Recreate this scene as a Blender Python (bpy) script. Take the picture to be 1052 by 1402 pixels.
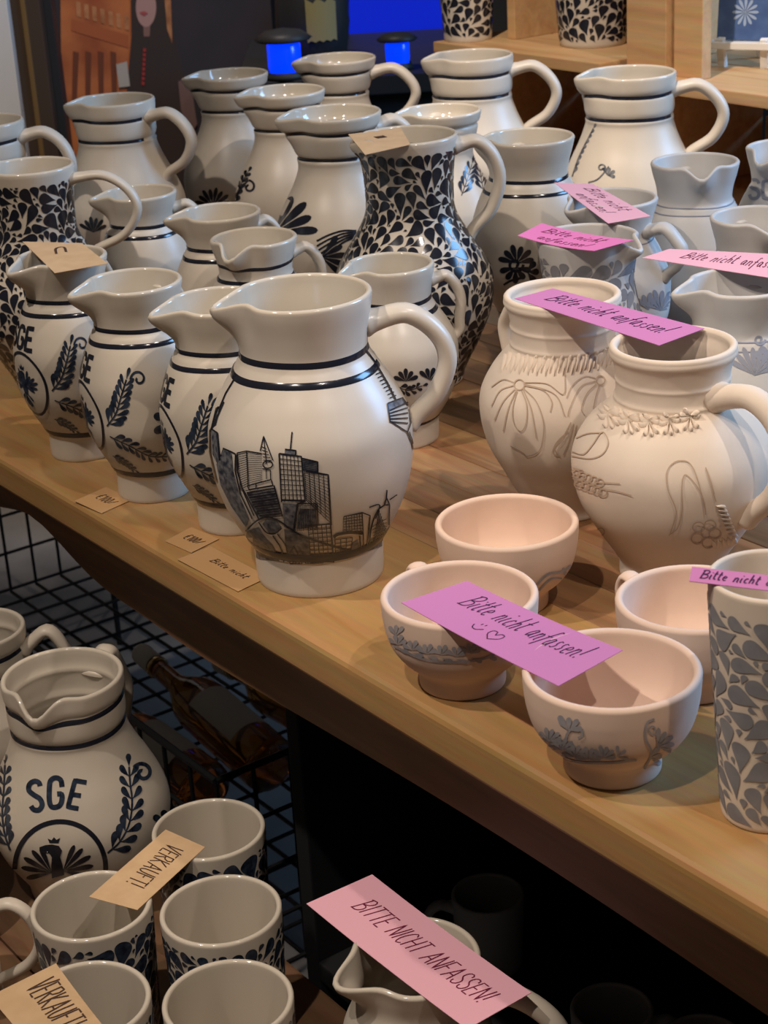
import bpy, bmesh, math, random
import numpy as np
from mathutils import Matrix, Vector
random.seed(7)
for o in list(bpy.data.objects): bpy.data.objects.remove(o)
SC = bpy.context.scene
COL = SC.collection
# ------------------------------------------------------------------ camera
F = 2450.0; PIT = math.radians(22.7); ROLL = math.radians(3.4); HC = 1.30; TZ = 0.78; LZ = 0.50
_fw = np.array([0, math.cos(PIT), -math.sin(PIT)]); _r = np.array([1.0, 0, 0]); _u = np.cross(_r, _fw)
CR = math.cos(ROLL)*_r - math.sin(ROLL)*_u
CU = math.cos(ROLL)*_u + math.sin(ROLL)*_r
CP = np.array([0, 0, HC])
cd = bpy.data.cameras.new('camera'); cam = bpy.data.objects.new('camera', cd); COL.objects.link(cam)
cd.sensor_fit = 'VERTICAL'; cd.sensor_height = 36; cd.lens = F/1402*36; cd.clip_start = .05
cam.matrix_world = Matrix(((CR[0], CU[0], -_fw[0], 0), (CR[1], CU[1], -_fw[1], 0), (CR[2], CU[2], -_fw[2], HC), (0, 0, 0, 1)))
cd.dof.use_dof = True; cd.dof.focus_distance = 1.22; cd.dof.aperture_fstop = cd.lens/1000/.0026
SC.camera = cam
# ------------------------------------------------------------------ light
w = bpy.data.worlds.new('world'); SC.world = w; w.use_nodes = True
w.node_tree.nodes['Background'].inputs[0].default_value = (1.0, .88, .78, 1)
w.node_tree.nodes['Background'].inputs[1].default_value = .055
vs = SC.view_settings; vs.view_transform = 'Standard'; vs.look = 'None'; vs.gamma = 1; vs.use_curve_mapping = False
vs.exposure = -0.10
def spot(name, loc, target, power, color, size=60, radius=.025, blend=.5):
    l = bpy.data.lights.new(name, 'SPOT'); o = bpy.data.objects.new(name, l); COL.objects.link(o)
    l.energy = power; l.color = color; l.spot_size = math.radians(size); l.spot_blend = blend; l.shadow_soft_size = radius
    o.location = loc; o.rotation_euler = (Vector(target)-Vector(loc)).to_track_quat('-Z', 'Y').to_euler()
    return o
WARM = (1.0, .87, .77)
# ceiling spots of the shop, all above the picture
spot('ceiling_spot_right_offscreen', (.62, .16, 2.50), (.16, 1.05, .8), 46, WARM, 46, .02, .8)
spot('ceiling_spot_left_offscreen', (-.46, .10, 2.50), (.16, .92, .8), 58, WARM, 36, .02, .8)
spot('ceiling_spot_back_right_offscreen', (.84, .95, 2.50), (.05, 1.85, .85), 52, WARM, 58, .02)
spot('ceiling_spot_far_left_offscreen', (-.88, .72, 2.50), (-.25, 1.25, .5), 76, WARM, 58, .02)
spot('ceiling_spot_poster_offscreen', (-.35, 2.3, 2.6), (-.38, 3.5, .9), 130, WARM, 50, .03)
spot('ceiling_spot_crates_offscreen', (-.15, 1.15, 2.5), (.36, 2.15, 1.0), 150, WARM, 34, .02, .8)
# cool daylight from the shop window on the right
ar = bpy.data.lights.new('window_right_offscreen', 'AREA'); aro = bpy.data.objects.new('window_right_offscreen', ar); COL.objects.link(aro)
ar.energy = 75; ar.color = (.26, .55, 1.0); ar.size = 1.0
aro.location = (2.45, 1.76, 2.0); aro.rotation_euler = (Vector((.2, 1.1, .88))-Vector(aro.location)).to_track_quat('-Z', 'Y').to_euler()

# ------------------------------------------------------------------ pixel helpers
def ray(px, py):
    d = _fw*F + CR*(px-526) - CU*(py-701); return d/np.linalg.norm(d)
def onz(px, py, z):
    d = ray(px, py); return CP + d*((z-HC)/d[2])
def depth(p): return float((np.asarray(p)-CP) @ _fw)
def fit(px, py, rp, k, z0):          # rim centre and rim half-width in the photo -> rim radius and place
    lo, hi = .01, .1
    for _ in range(50):
        R = (lo+hi)/2; p = onz(px, py, z0+k*R)
        if F*R/depth(p) < rp: lo = R
        else: hi = R
    return R, p
D_ = np.array([-.5798, .8148, 0]); N_ = np.array([.8148, .5798, 0]); E0 = onz(360, 840, TZ)   # table edge direction, table depth direction
def tv(s, v, z=0.0):
    p = E0 + D_*s + N_*v; return Vector((p[0], p[1], z))
TROT = math.atan2(D_[1], D_[0])

# ------------------------------------------------------------------ materials
def mat(name, color, rough=.5, spec=.5, trans=0, ior=1.45, emit=None, estr=0, noise=None, bump=0, metal=0, coat=0):
    m = bpy.data.materials.new(name); m.use_nodes = True; nt = m.node_tree; b = nt.nodes['Principled BSDF']
    b.inputs['Base Color'].default_value = (*color, 1); b.inputs['Roughness'].default_value = rough
    b.inputs['Specular IOR Level'].default_value = spec; b.inputs['Transmission Weight'].default_value = trans
    b.inputs['IOR'].default_value = ior; b.inputs['Metallic'].default_value = metal; b.inputs['Coat Weight'].default_value = coat
    b.inputs['Coat Roughness'].default_value = .08
    if emit: b.inputs['Emission Color'].default_value = (*emit, 1); b.inputs['Emission Strength'].default_value = estr
    if noise:
        sc, c2 = noise
        tc = nt.nodes.new('ShaderNodeTexCoord'); n = nt.nodes.new('ShaderNodeTexNoise'); n.inputs['Scale'].default_value = sc; n.inputs['Detail'].default_value = 5
        r = nt.nodes.new('ShaderNodeValToRGB'); r.color_ramp.elements[0].color = (*color, 1); r.color_ramp.elements[1].color = (*c2, 1)
        r.color_ramp.elements[0].position = .35; r.color_ramp.elements[1].position = .7
        nt.links.new(tc.outputs['Object'], n.inputs['Vector']); nt.links.new(n.outputs['Fac'], r.inputs['Fac']); nt.links.new(r.outputs['Color'], b.inputs['Base Color'])
        if bump:
            bp = nt.nodes.new('ShaderNodeBump'); bp.inputs['Strength'].default_value = bump; bp.inputs['Distance'].default_value = .001
            nt.links.new(n.outputs['Fac'], bp.inputs['Height']); nt.links.new(bp.outputs['Normal'], b.inputs['Normal'])
    return m
def wood(name, c1, c2, c3, scale=(1.2, 14, 14), rough=.5, vary=.25):
    m = bpy.data.materials.new(name); m.use_nodes = True; nt = m.node_tree; b = nt.nodes['Principled BSDF']; N = nt.nodes.new; L = nt.links.new
    tc = N('ShaderNodeTexCoord'); oi = N('ShaderNodeObjectInfo'); mp = N('ShaderNodeMapping'); mp.inputs['Scale'].default_value = scale
    ad = N('ShaderNodeVectorMath'); ad.operation = 'MULTIPLY_ADD'; ad.inputs[1].default_value = (37, 19, 11)
    L(oi.outputs['Random'], ad.inputs[0]); L(tc.outputs['Object'], ad.inputs[2]); L(ad.outputs[0], mp.inputs['Vector'])
    n1 = N('ShaderNodeTexNoise'); n1.inputs['Scale'].default_value = 3; n1.inputs['Detail'].default_value = 6; n1.inputs['Distortion'].default_value = .9; L(mp.outputs[0], n1.inputs['Vector'])
    n2 = N('ShaderNodeTexNoise'); n2.inputs['Scale'].default_value = 16; n2.inputs['Detail'].default_value = 3; L(mp.outputs[0], n2.inputs['Vector'])
    r = N('ShaderNodeValToRGB'); e = r.color_ramp.elements; e[0].color = (*c1, 1); e[0].position = .32; e[1].color = (*c3, 1); e[1].position = .72
    q = e.new(.5); q.color = (*c2, 1); L(n1.outputs['Fac'], r.inputs['Fac'])
    mx = N('ShaderNodeMix'); mx.data_type = 'RGBA'; mx.blend_type = 'MULTIPLY'; mx.inputs[0].default_value = .35; L(r.outputs[0], mx.inputs[6]); L(n2.outputs['Color'], mx.inputs[7])
    hs = N('ShaderNodeHueSaturation'); mr = N('ShaderNodeMapRange'); mr.inputs['To Min'].default_value = 1-vary; mr.inputs['To Max'].default_value = 1+vary
    L(oi.outputs['Random'], mr.inputs['Value']); L(mr.outputs[0], hs.inputs['Value']); L(mx.outputs[2], hs.inputs['Color']); L(hs.outputs[0], b.inputs['Base Color'])
    b.inputs['Roughness'].default_value = rough
    bp = N('ShaderNodeBump'); bp.inputs['Strength'].default_value = .15; bp.inputs['Distance'].default_value = .001; L(n2.outputs['Fac'], bp.inputs['Height']); L(bp.outputs[0], b.inputs['Normal'])
    return m
M = {}
M['glaze'] = mat('cream_salt_glaze', (.57, .50, .405), .38, .45, noise=(22, (.52, .455, .365)))
M['inner'] = mat('cream_glossy_glaze', (.54, .475, .38), .09, .6)
M['cream'] = mat('warm_cream_glaze', (.57, .505, .42), .30, .45, noise=(20, (.525, .465, .385)))
M['grey'] = mat('grey_salt_glaze', (.56, .53, .49), .42, .4, noise=(18, (.50, .48, .45)))
M['paint'] = mat('cobalt_black_paint', (.012, .013, .020), .16, .6)
M['blue'] = mat('cobalt_blue_paint', (.008, .012, .024), .18, .6, noise=(170, (.035, .05, .078)))
M['wash'] = mat('thin_blue_wash', (.025, .030, .045), .3, .5, noise=(260, (.20, .20, .205)))
M['bisque'] = mat('raw_pale_clay', (.70, .59, .47), .85, .2, noise=(30, (.65, .54, .43)), bump=.1)
M['pinkclay'] = mat('raw_pink_clay', (.74, .55, .43), .85, .2, noise=(30, (.69, .51, .395)), bump=.08)
M['pinkline'] = mat('scratched_line_clay', (.47, .35, .25), .9, .1)
M['rawblue'] = mat('unfired_cobalt_slip', (.30, .29, .31), .9, .1, noise=(120, (.42, .38, .38)))
M['greypetal'] = mat('unfired_grey_slip', (.20, .195, .205), .85, .15, noise=(60, (.27, .26, .265)))
M['greyline'] = mat('grey_blue_brush', (.24, .25, .29), .6, .3)
M['pink'] = mat('pink_card', (.52, .19, .38), .7, .2)
M['pinkpale'] = mat('pale_pink_card', (.76, .40, .47), .7, .2)
M['pinkhot'] = mat('hot_pink_card', (.72, .20, .42), .7, .2)
M['slip'] = mat('brown_kraft_slip', (.46, .27, .12), .8, .2)
M['kraft'] = mat('kraft_card', (.56, .38, .215), .8, .2, noise=(60, (.50, .33, .18)))
M['ink'] = mat('violet_black_ink', (.05, .012, .06), .6)
M['inkred'] = mat('dark_red_ink', (.14, .012, .04), .6)
M['inkbrown'] = mat('brown_ink', (.06, .03, .018), .6)
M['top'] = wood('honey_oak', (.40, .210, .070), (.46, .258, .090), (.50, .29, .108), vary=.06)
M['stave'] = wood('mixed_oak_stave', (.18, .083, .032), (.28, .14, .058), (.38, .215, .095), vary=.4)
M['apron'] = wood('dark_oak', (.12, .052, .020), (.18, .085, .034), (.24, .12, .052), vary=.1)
M['sap'] = wood('pale_sapwood', (.30, .17, .08), (.36, .21, .10), (.4, .25, .12), vary=.1)
M['pine'] = wood('pine', (.52, .29, .125), (.60, .36, .165), (.66, .42, .20), vary=.12)
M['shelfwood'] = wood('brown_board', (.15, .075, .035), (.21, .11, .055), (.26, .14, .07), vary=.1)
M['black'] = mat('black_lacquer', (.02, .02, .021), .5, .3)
M['wire'] = mat('black_wire', (.01, .01, .011), .4, .4)
M['stone'] = mat('grey_stone', (.16, .145, .13), .7, .3, noise=(5, (.24, .22, .20)), bump=.3)
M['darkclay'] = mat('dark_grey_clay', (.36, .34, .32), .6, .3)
M['amber'] = mat('amber_spirit_glass', (.62, .20, .03), .03, .5, trans=.92)
M['clear'] = mat('clear_glass', (.9, .9, .88), .02, .5, trans=.95)
M['gold'] = mat('gold_cap', (.65, .45, .2), .25, metal=1)
M['label'] = mat('paper_label', (.62, .58, .5), .7)
M['white'] = mat('white_paint', (.72, .68, .62), .5)
M['wallw'] = mat('white_wall', (.55, .53, .5), .8)
M['wallb'] = mat('dark_brown_wall', (.035, .022, .014), .8)
M['plum'] = mat('dark_plum_wall', (.06, .05, .055), .8)

# ------------------------------------------------------------------ mesh helpers
def link(name, me, m, parent=None):
    o = bpy.data.objects.new(name, me); COL.objects.link(o)
    if m is not None:
        for q in (m if isinstance(m, (list, tuple)) else [m]): me.materials.append(q)
    if parent is not None: o.parent = parent
    return o
def smooth(me, on=True):
    me.polygons.foreach_set('use_smooth', [on]*len(me.polygons)); me.update()
def tag(o, label, cat, group=None):
    o['label'] = label; o['category'] = cat
    if group: o['group'] = group
    return o
def empty(name, loc, label=None, cat=None, group=None, rz=0):
    o = bpy.data.objects.new(name, None); COL.objects.link(o); o.location = loc; o.rotation_euler = (0, 0, rz); o.empty_display_size = .02
    if label: tag(o, label, cat, group)
    return o
def boxmesh(sx, sy, sz, bev=.002, seg=2, name='box'):
    bm = bmesh.new(); bmesh.ops.create_cube(bm, size=1); bmesh.ops.scale(bm, vec=(sx, sy, sz), verts=bm.verts)
    if bev: bmesh.ops.bevel(bm, geom=bm.edges[:], offset=bev, segments=seg, affect='EDGES', profile=.7)
    me = bpy.data.meshes.new(name); bm.to_mesh(me); bm.free(); return me
def box(name, size, loc, m, parent=None, rz=0, bev=.002, rot=None):
    o = link(name, boxmesh(*size, bev=bev, name=name), m, parent); o.location = loc; o.rotation_euler = rot if rot else (0, 0, rz); return o
def pydata(name, v, f, m, parent=None, sm=False):
    me = bpy.data.meshes.new(name); me.from_pydata([tuple(q) for q in v], [], f); me.update()
    if sm: smooth(me)
    return link(name, me, m, parent)
def catmull(pts, n):
    P = np.array(pts, float); t = np.concatenate([[0], np.cumsum(np.linalg.norm(np.diff(P, axis=0), axis=1)**.5)])
    P2 = np.vstack([2*P[0]-P[1], P, 2*P[-1]-P[-2]]); t2 = np.concatenate([[2*t[0]-t[1]], t, [2*t[-1]-t[-2]]])
    out = []
    for x in np.linspace(t[0], t[-1], n):
        i = min(max(np.searchsorted(t, x, side='right')-1, 0), len(t)-2)+1
        t0, t1, ta, tb = t2[i-1], t2[i], t2[i+1], t2[i+2]; p0, p1, p2_, p3 = P2[i-1], P2[i], P2[i+1], P2[i+2]
        m1 = (p2_-p0)/(ta-t0); m2 = (p3-p1)/(tb-t1); h = ta-t1; u = (x-t1)/h
        out.append((2*u**3-3*u**2+1)*p1+(u**3-2*u**2+u)*h*m1+(-2*u**3+3*u**2)*p2_+(u**3-u**2)*h*m2)
    return np.array(out)
def tube(path, w, t, side, n=14):
    """flattened tube swept along path (Nx3); side = constant sideways vector; w/t half sizes per point"""
    P = np.array(path); T = np.gradient(P, axis=0); T /= np.linalg.norm(T, axis=1)[:, None]
    V = []; Fc = []; side = np.array(side, float)
    for i, p in enumerate(P):
        s = side - T[i]*(side@T[i]); s /= np.linalg.norm(s); q = np.cross(T[i], s)
        for k in range(n):
            a = 2*math.pi*k/n; V.append(p+s*math.cos(a)*w[i]+q*math.sin(a)*t[i])
    for i in range(len(P)-1):
        for k in range(n):
            a, b = i*n+k, i*n+(k+1) % n; Fc.append((a, b, b+n, a+n))
    Fc.append(tuple(range(n))[::-1]); Fc.append(tuple(range((len(P)-1)*n, len(P)*n)))
    return V, Fc
def lathe(pts, n=40):
    V = []; Fc = []
    for r, z in pts:
        for k in range(n):
            a = 2*math.pi*k/n; V.append((r*math.cos(a), r*math.sin(a), z))
    for i in range(len(pts)-1):
        for k in range(n):
            a, b = i*n+k, i*n+(k+1) % n; Fc.append((a, b, b+n, a+n))
    return V, Fc

# ------------------------------------------------------------------ thrown pots
PROF = {
 'sky': [(0, .90), (.006, .93), (.125, .95), (.142, .97), (.22, 1.17), (.30, 1.32), (.40, 1.43), (.50, 1.46), (.58, 1.43), (.67, 1.26), (.74, 1.08), (.785, .965), (.80, .93), (.83, .90), (.90, .93), (.97, .985), (1, 1.0)],
 'sge': [(0, .72), (.006, .75), (.11, .75), (.13, .78), (.17, .87), (.25, 1.05), (.36, 1.24), (.48, 1.28), (.57, 1.27), (.66, 1.16), (.73, 1.04), (.77, .95), (.79, .91), (.82, .845), (.88, .87), (.95, .95), (1, 1.0)],
 'cyl': [(0, .98), (.006, 1.0), (.08, 1.06), (.22, 1.36), (.34, 1.50), (.44, 1.49), (.56, 1.30), (.66, 1.10), (.73, .985), (.765, .945), (.785, .95), (.80, .925), (.815, .95), (.835, .965), (.88, .965), (.90, .96), (.915, .94), (.93, .97), (.95, .99), (1, 1.0)],
 'fun': [(0, .92), (.006, .94), (.08, .98), (.22, 1.24), (.34, 1.36), (.44, 1.34), (.56, 1.14), (.66, .91), (.73, .79), (.77, .765), (.795, .78), (.81, .745), (.825, .80), (.87, .86), (.915, .90), (.935, .875), (.95, .945), (1, 1.0)],
 'leaf': [(0, .88), (.006, .92), (.05, .97), (.18, 1.30), (.30, 1.54), (.39, 1.60), (.47, 1.55), (.57, 1.27), (.65, 1.02), (.71, .89), (.77, .87), (.88, .90), (1, 1.0)],
 'raw': [(0, .80), (.006, .84), (.05, .84), (.08, .86), (.2, 1.15), (.34, 1.47), (.48, 1.60), (.58, 1.57), (.68, 1.36), (.75, 1.08), (.785, .93), (.80, .935), (.815, .905), (.86, .895), (.875, .91), (.89, .895), (.95, .94), (.98, 1.0), (1, .99)],
 'raw2': [(0, .74), (.006, .76), (.05, .78), (.2, 1.08), (.34, 1.35), (.48, 1.46), (.58, 1.43), (.68, 1.24), (.75, 1.03), (.785, .91), (.80, .92), (.815, .895), (.86, .89), (.875, .905), (.89, .89), (.95, .94), (.98, 1.0), (1, .99)],
 'bowl': [(0, .52), (.02, .555), (.13, .56), (.19, .575), (.25, .63), (.36, .78), (.5, .895), (.65, .955), (.8, .985), (.9, .995), (1, 1.0)],
 'tumbler': [(0, .68), (.012, .715), (.06, .735), (.4, .83), (.8, .95), (1, 1.0)],
 'cup': [(0, .86), (.02, .9), (.3, .93), (.7, .97), (1, 1.0)],
 'milk': [(0, .8), (.02, .84), (.15, .98), (.35, 1.13), (.5, 1.12), (.65, .98), (.75, .90), (.82, .89), (.92, .95), (1, 1.0)],
 'vase': [(0, .68), (.03, .71), (.2, .75), (.5, .88), (.75, 1.02), (.9, 1.03), (1, 1.0)],
}
def sstep(x): x = np.clip(x, 0, 1); return x*x*(3-2*x)
class Pot:
    def __init__(s, name, label, cat, prof, R, H, loc, group=None, spout=None, handle=None, slen=.30, sw=.26, dip=.10, mats=('glaze', 'inner'), th=.0042, hout=2.0, htop=.90, hbot=.55, hrise=.02, hw=.20, ht=.13, seg=72, zn=.79):
        s.R, s.H, s.loc, s.spout, s.handle = R, H, np.array(loc, float), spout, handle
        s.slen, s.sw, s.dip, s.zn = slen, sw, dip, zn
        c = catmull([(r*R, z*H) for z, r in PROF[prof]], 84)
        z = np.maximum.accumulate(c[:, 1]); z += np.arange(len(z))*1e-7
        s.rs, s.zs = c[:, 0], z
        s.ss = np.concatenate([[0], np.cumsum(np.hypot(np.diff(s.rs), np.diff(s.zs)))])
        s.root = empty(name, loc, label, cat, group)
        pts = [(0.0008, .0006), (s.rs[0]*.8, .0006)] + list(zip(s.rs, s.zs)); nout = len(pts)
        for a in (25, 60, 90, 120, 155): pts.append((R-th/2+th/2*math.cos(math.radians(a)), H+th*.5*math.sin(math.radians(a))))
        inn = [(max(r-th, .004), zz) for r, zz in zip(s.rs, s.zs) if zz > max(.055*H, .006)][::-1][::2]
        pts += inn; zb = max(.05*H, .0055); pts += [(inn[-1][0]*.8, zb), (.0008, zb-.0005)]
        P = np.array(pts); th_ = np.linspace(0, 2*math.pi, seg, endpoint=False)
        TH, RR = np.meshgrid(th_, P[:, 0]); _, ZZ = np.meshgrid(th_, P[:, 1])
        r2, z2 = s.deform(RR, ZZ, TH)
        V = np.stack([r2*np.cos(TH), r2*np.sin(TH), z2], -1).reshape(-1, 3); Fc = []; mi = []
        for i in range(len(P)-1):
            for k in range(seg):
                a, b = i*seg+k, i*seg+(k+1) % seg; Fc.append((a, b, b+seg, a+seg)); mi.append(0 if i < nout-1 else 1)
        me = bpy.data.meshes.new('body'); me.from_pydata(V.tolist(), [], Fc); me.polygons.foreach_set('material_index', mi); smooth(me)
        s.body = link('body', me, [M[mats[0]], M[mats[1]]], s.root)
        if handle is not None:
            a = math.radians(handle); e = np.array([math.cos(a), math.sin(a)])
            zt, zb2 = htop*H, hbot*H; rt, rb = s.r(zt), s.r(zb2); zr = hrise*H; o = hout*R
            ctl = [(rt-.055*R, zt), (rt+.10*R, zt+.35*zr), (rt+(o-rt)*.50, zt+zr), (rt+(o-rt)*.86, zt-.05*H), (o, zt-(zt-zb2)*.42), (rb+(o-rb)*.70, zt-(zt-zb2)*.74), (rb+.09*R, zb2+.02*H), (rb-.05*R, zb2-.02*H)]
            c = catmull(ctl, 34); path = np.stack([c[:, 0]*e[0], c[:, 0]*e[1], c[:, 1]], -1)
            x = np.linspace(0, 1, 34); k = 1+.40*np.exp(-(x/.08)**2)+.15*np.exp(-((1-x)/.06)**2)
            v, f = tube(path, hw*R*k*(1-.18*x), ht*R*k*(1-.15*x), (-e[1], e[0], 0))
            s.hobj = pydata('handle', v, f, M[mats[0]], s.root, True)
    def r(s, z): return np.interp(z, s.zs, s.rs)
    def deform(s, r, z, th):
        if s.spout is None: return r, z
        f = sstep((z/s.H-s.zn)/(1-s.zn)); a = math.radians(s.spout)
        d = (th-a+math.pi) % (2*math.pi)-math.pi; wv = np.exp(-(d/s.sw)**2); pn = np.exp(-((np.abs(d)-2.1*s.sw)/(.9*s.sw))**2)
        rr = r + s.R*(s.slen*wv*f**1.9-.06*pn*f**1.5)*np.where(r > .3*s.R, 1, 0)
        return rr, z + s.R*(-s.dip*wv*f**2+.03*pn*f*f)
    def surf(s, th, z, off):
        r = np.interp(z, s.zs, s.rs); dr = np.gradient(s.rs, s.zs+np.arange(len(s.zs))*1e-6); g = np.interp(z, s.zs, np.clip(dr, -6, 6))
        nl = np.sqrt(1+g*g); rr = r+off/nl; zz = z-off*g/nl
        rr, zz = s.deform(rr, zz, th)
        return np.stack([rr*np.cos(th), rr*np.sin(th), zz], -1)
    def hit(s, pts):
        """photo pixels -> (angle, height) where that sight line meets this pot"""
        P = np.array(pts, float); d = _fw[None]*F + CR[None]*(P[:, :1]-526) - CU[None]*(P[:, 1:]-701); d /= np.linalg.norm(d, axis=1)[:, None]
        D = np.linalg.norm(s.loc+[0, 0, s.H/2]-CP); t = np.linspace(D-2.4*s.R-.06, D+2.4*s.R+.06, 420)
        Q = CP-s.loc+d[:, None, :]*t[None, :, None]; rho = np.hypot(Q[..., 0], Q[..., 1]); z = Q[..., 2]
        f = np.where((z > 0) & (z < s.H), rho-np.interp(z, s.zs, s.rs), .01)
        neg = f < 0; i = np.argmax(neg, axis=1); ok = neg.any(axis=1) & (i > 0); i = np.maximum(i, 1); k = np.arange(len(P))
        f0, f1 = f[k, i-1], f[k, i]; u = np.clip(f0/(f0-f1+1e-12), 0, 1); q = Q[k, i-1]*(1-u)[:, None]+Q[k, i]*u[:, None]
        return np.arctan2(q[:, 1], q[:, 0]), q[:, 2], ok
    def pxmap(s, off=.0004):
        def f(V):
            th, z, ok = s.hit(V); X = s.surf(th, z, off); X[~ok] = np.nan; return X
        return f
    def uvmap(s, th0, z0, off=.0004):
        """u metres round the pot from angle th0, v metres along its side from height z0"""
        s0 = np.interp(z0, s.zs, s.ss); rr = s.r(z0)
        def f(V):
            V = np.array(V); z = np.interp(s0+V[:, 1], s.ss, s.zs); return s.surf(math.radians(th0)+V[:, 0]/rr, z, off)
        return f
    def band(s, zf, wd=.0032, m='paint', gap=None, off=.0004):
        n = 96; a0 = 0; a1 = 2*math.pi; h = math.radians(s.handle) if s.handle is not None else 0
        if gap: a0, a1 = h+gap, h+2*math.pi-gap
        th = np.linspace(a0, a1, n+1); V = []; Fc = []; z = zf*s.H
        for k in range(5):
            zz = z+(k/4-.5)*wd; V.append(s.surf(th, np.full(n+1, zz)+.0005*np.sin(th*3+zf*9), off*(1 if 0 < k < 4 else .3)))
        V = np.concatenate(V)
        for k in range(4):
            for i in range(n): a = k*(n+1)+i; Fc.append((a, a+1, a+n+2, a+n+1))
        return pydata('painted_band', V, Fc, M[m] if isinstance(m, str) else m, s.root, True)
# ------------------------------------------------------------------ painted / scratched / written marks
class Dec:
    def __init__(s, step=3.0): s.V = []; s.F = []; s.E = []; s.step = step
    def strip(s, rows):
        b = len(s.V); n = len(rows[0])
        for j, r in enumerate(rows): s.V += [tuple(p) for p in r]; s.E += [1.0 if len(rows) == 3 and j == 1 and 0 < i < n-1 else 0.0 for i in range(n)]
        for j in range(len(rows)-1):
            for i in range(n-1): a = b+j*n+i; s.F.append((a, a+1, a+n+1, a+n))
    def resample(s, pts):
        P = np.array(pts, float); out = [P[0]]
        for a, b in zip(P[:-1], P[1:]):
            n = max(1, int(math.ceil(np.linalg.norm(b-a)/s.step)))
            for k in range(1, n+1): out.append(a+(b-a)*k/n)
        return np.array(out)
    def ribbon(s, pts, w, taper=0, curve=False, mid=False):
        if curve and len(pts) > 2:
            L = sum(math.dist(a, b) for a, b in zip(pts[:-1], pts[1:])); pts = catmull(pts, max(8, int(L/s.step)+2))
        P = s.resample(pts); T = np.gradient(P, axis=0); T /= np.linalg.norm(T, axis=1)[:, None]+1e-9; Nn = np.stack([-T[:, 1], T[:, 0]], -1)
        x = np.linspace(0, 1, len(P)); ww = w/2*np.ones(len(P))
        if taper == 1: ww *= (1-x)*.9+.1
        if taper == 2: ww *= np.sin(np.pi*np.clip(x*.9+.05, 0, 1))**.6
        rows = [P+Nn*ww[:, None], P, P-Nn*ww[:, None]] if mid else [P+Nn*ww[:, None], P-Nn*ww[:, None]]
        s.strip(rows)
    def drop(s, x, y, a, L, W, bend=0.0):
        t = np.array([0, .12, .28, .45, .62, .76, .88, .96, 1.0]); hw = np.array([.03, .14, .36, .66, .92, 1.0, .86, .52, .0])*W/2
        c, sn = math.cos(a), math.sin(a); cx = t*L; cy = bend*L*t*t
        f = lambda o: np.stack([x+cx*c-(cy+o)*sn, y+cx*sn+(cy+o)*c], -1)
        s.strip([f(hw), f(0*hw), f(-hw)])
    def arc(s, cx, cy, rx, ry, w, a0=0, a1=360, rot=0):
        a = np.radians(np.linspace(a0, a1, 49)); c, sn = math.cos(rot), math.sin(rot); X = rx*np.cos(a); Y = ry*np.sin(a)
        s.ribbon(np.stack([cx+X*c-Y*sn, cy+X*sn+Y*c], -1), w)
    def poly(s, pts):
        bm = bmesh.new(); vs_ = [bm.verts.new((p[0], p[1], 0)) for p in pts]; bm.faces.new(vs_)
        bmesh.ops.triangulate(bm, faces=bm.faces[:]); P = np.array(pts)
        for ax in (0, 1):
            for v in np.arange(P[:, ax].min(), P[:, ax].max(), s.step*1.6)[1:]:
                co = [0, 0, 0]; co[ax] = v; no = [0, 0, 0]; no[ax] = 1
                bmesh.ops.bisect_plane(bm, geom=bm.verts[:]+bm.edges[:]+bm.faces[:], plane_co=co, plane_no=no)
        bm.verts.index_update(); b = len(s.V); s.V += [(v.co.x, v.co.y) for v in bm.verts]; s.E += [0.0]*len(bm.verts); s.F += [tuple(b+v.index for v in f.verts) for f in bm.faces]; bm.free()
    def frond(s, stem, n, L, W, ang=.75, sides=(1, -1), sw=None, start=.08, tip=True, grow=None):
        C = catmull(stem, 60); T = np.gradient(C, axis=0)
        for i in range(n):
            x = start+(1-start)*i/n; k = int(x*59); t = math.atan2(T[k][1], T[k][0]); g = (grow(x) if grow else 1-.35*x)
            for sd in sides: s.drop(C[k][0], C[k][1], t+sd*ang, L*g, W*g, bend=-.16*sd)
        if tip: t = math.atan2(T[-1][1], T[-1][0]); s.drop(C[-1][0], C[-1][1], t, L*.7, W*.7)
        s.ribbon(C, sw or W*.18)
    def spiral(s, cx, cy, r0, a0, turns, w, dirn=1):
        a = np.linspace(0, turns*2*math.pi, 40); r = r0*(1-.8*a/a[-1]); s.ribbon(np.stack([cx+r*np.cos(a0+dirn*a), cy+r*np.sin(a0+dirn*a)], -1), w)
    def fan(s, x, y, a0, a1, n, L, W):
        W = min(W, .80*abs(a1-a0)/max(1, n-1)*L*.70)
        for i in range(n): s.drop(x, y, a0+(a1-a0)*i/max(1, n-1), L*(1 if i % 2 == 0 else .92), W)
    def text(s, txt, x, y, h, w, adv=1.0, slant=0.0, jit=.0, flip=False, font=None):
        rnd = random.Random(len(txt)*7+int(h*1e4)); cx = x
        for ch in txt:
            if ch == ' ': cx += .5*h*adv; continue
            wd, st = GL[ch]; dy = rnd.uniform(-jit, jit)*h
            for line in st:
                q = [(cx+(px_+slant*py_)*h*adv, y+dy+(py_*h if not flip else -py_*h)) for px_, py_ in line]; s.ribbon(q, w, curve=len(q) > 2 and ch in CURVY)
            cx += (wd+.2)*h*adv
        return cx
    def build(s, name, parent, m, fn, top=None):
        X = np.array(fn(s.V))
        if top is not None: e = np.array(s.E)[:, None]; X = X*(1-e)+np.array(top(s.V))*e
        ok = ~np.isnan(X).any(axis=1); idx = np.cumsum(ok)-1
        Fc = [tuple(int(idx[i]) for i in f) for f in s.F if all(ok[i] for i in f)]
        if not Fc: return None
        o = pydata(name, X[ok], Fc, m if not isinstance(m, str) else M[m], parent, True); return o
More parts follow.
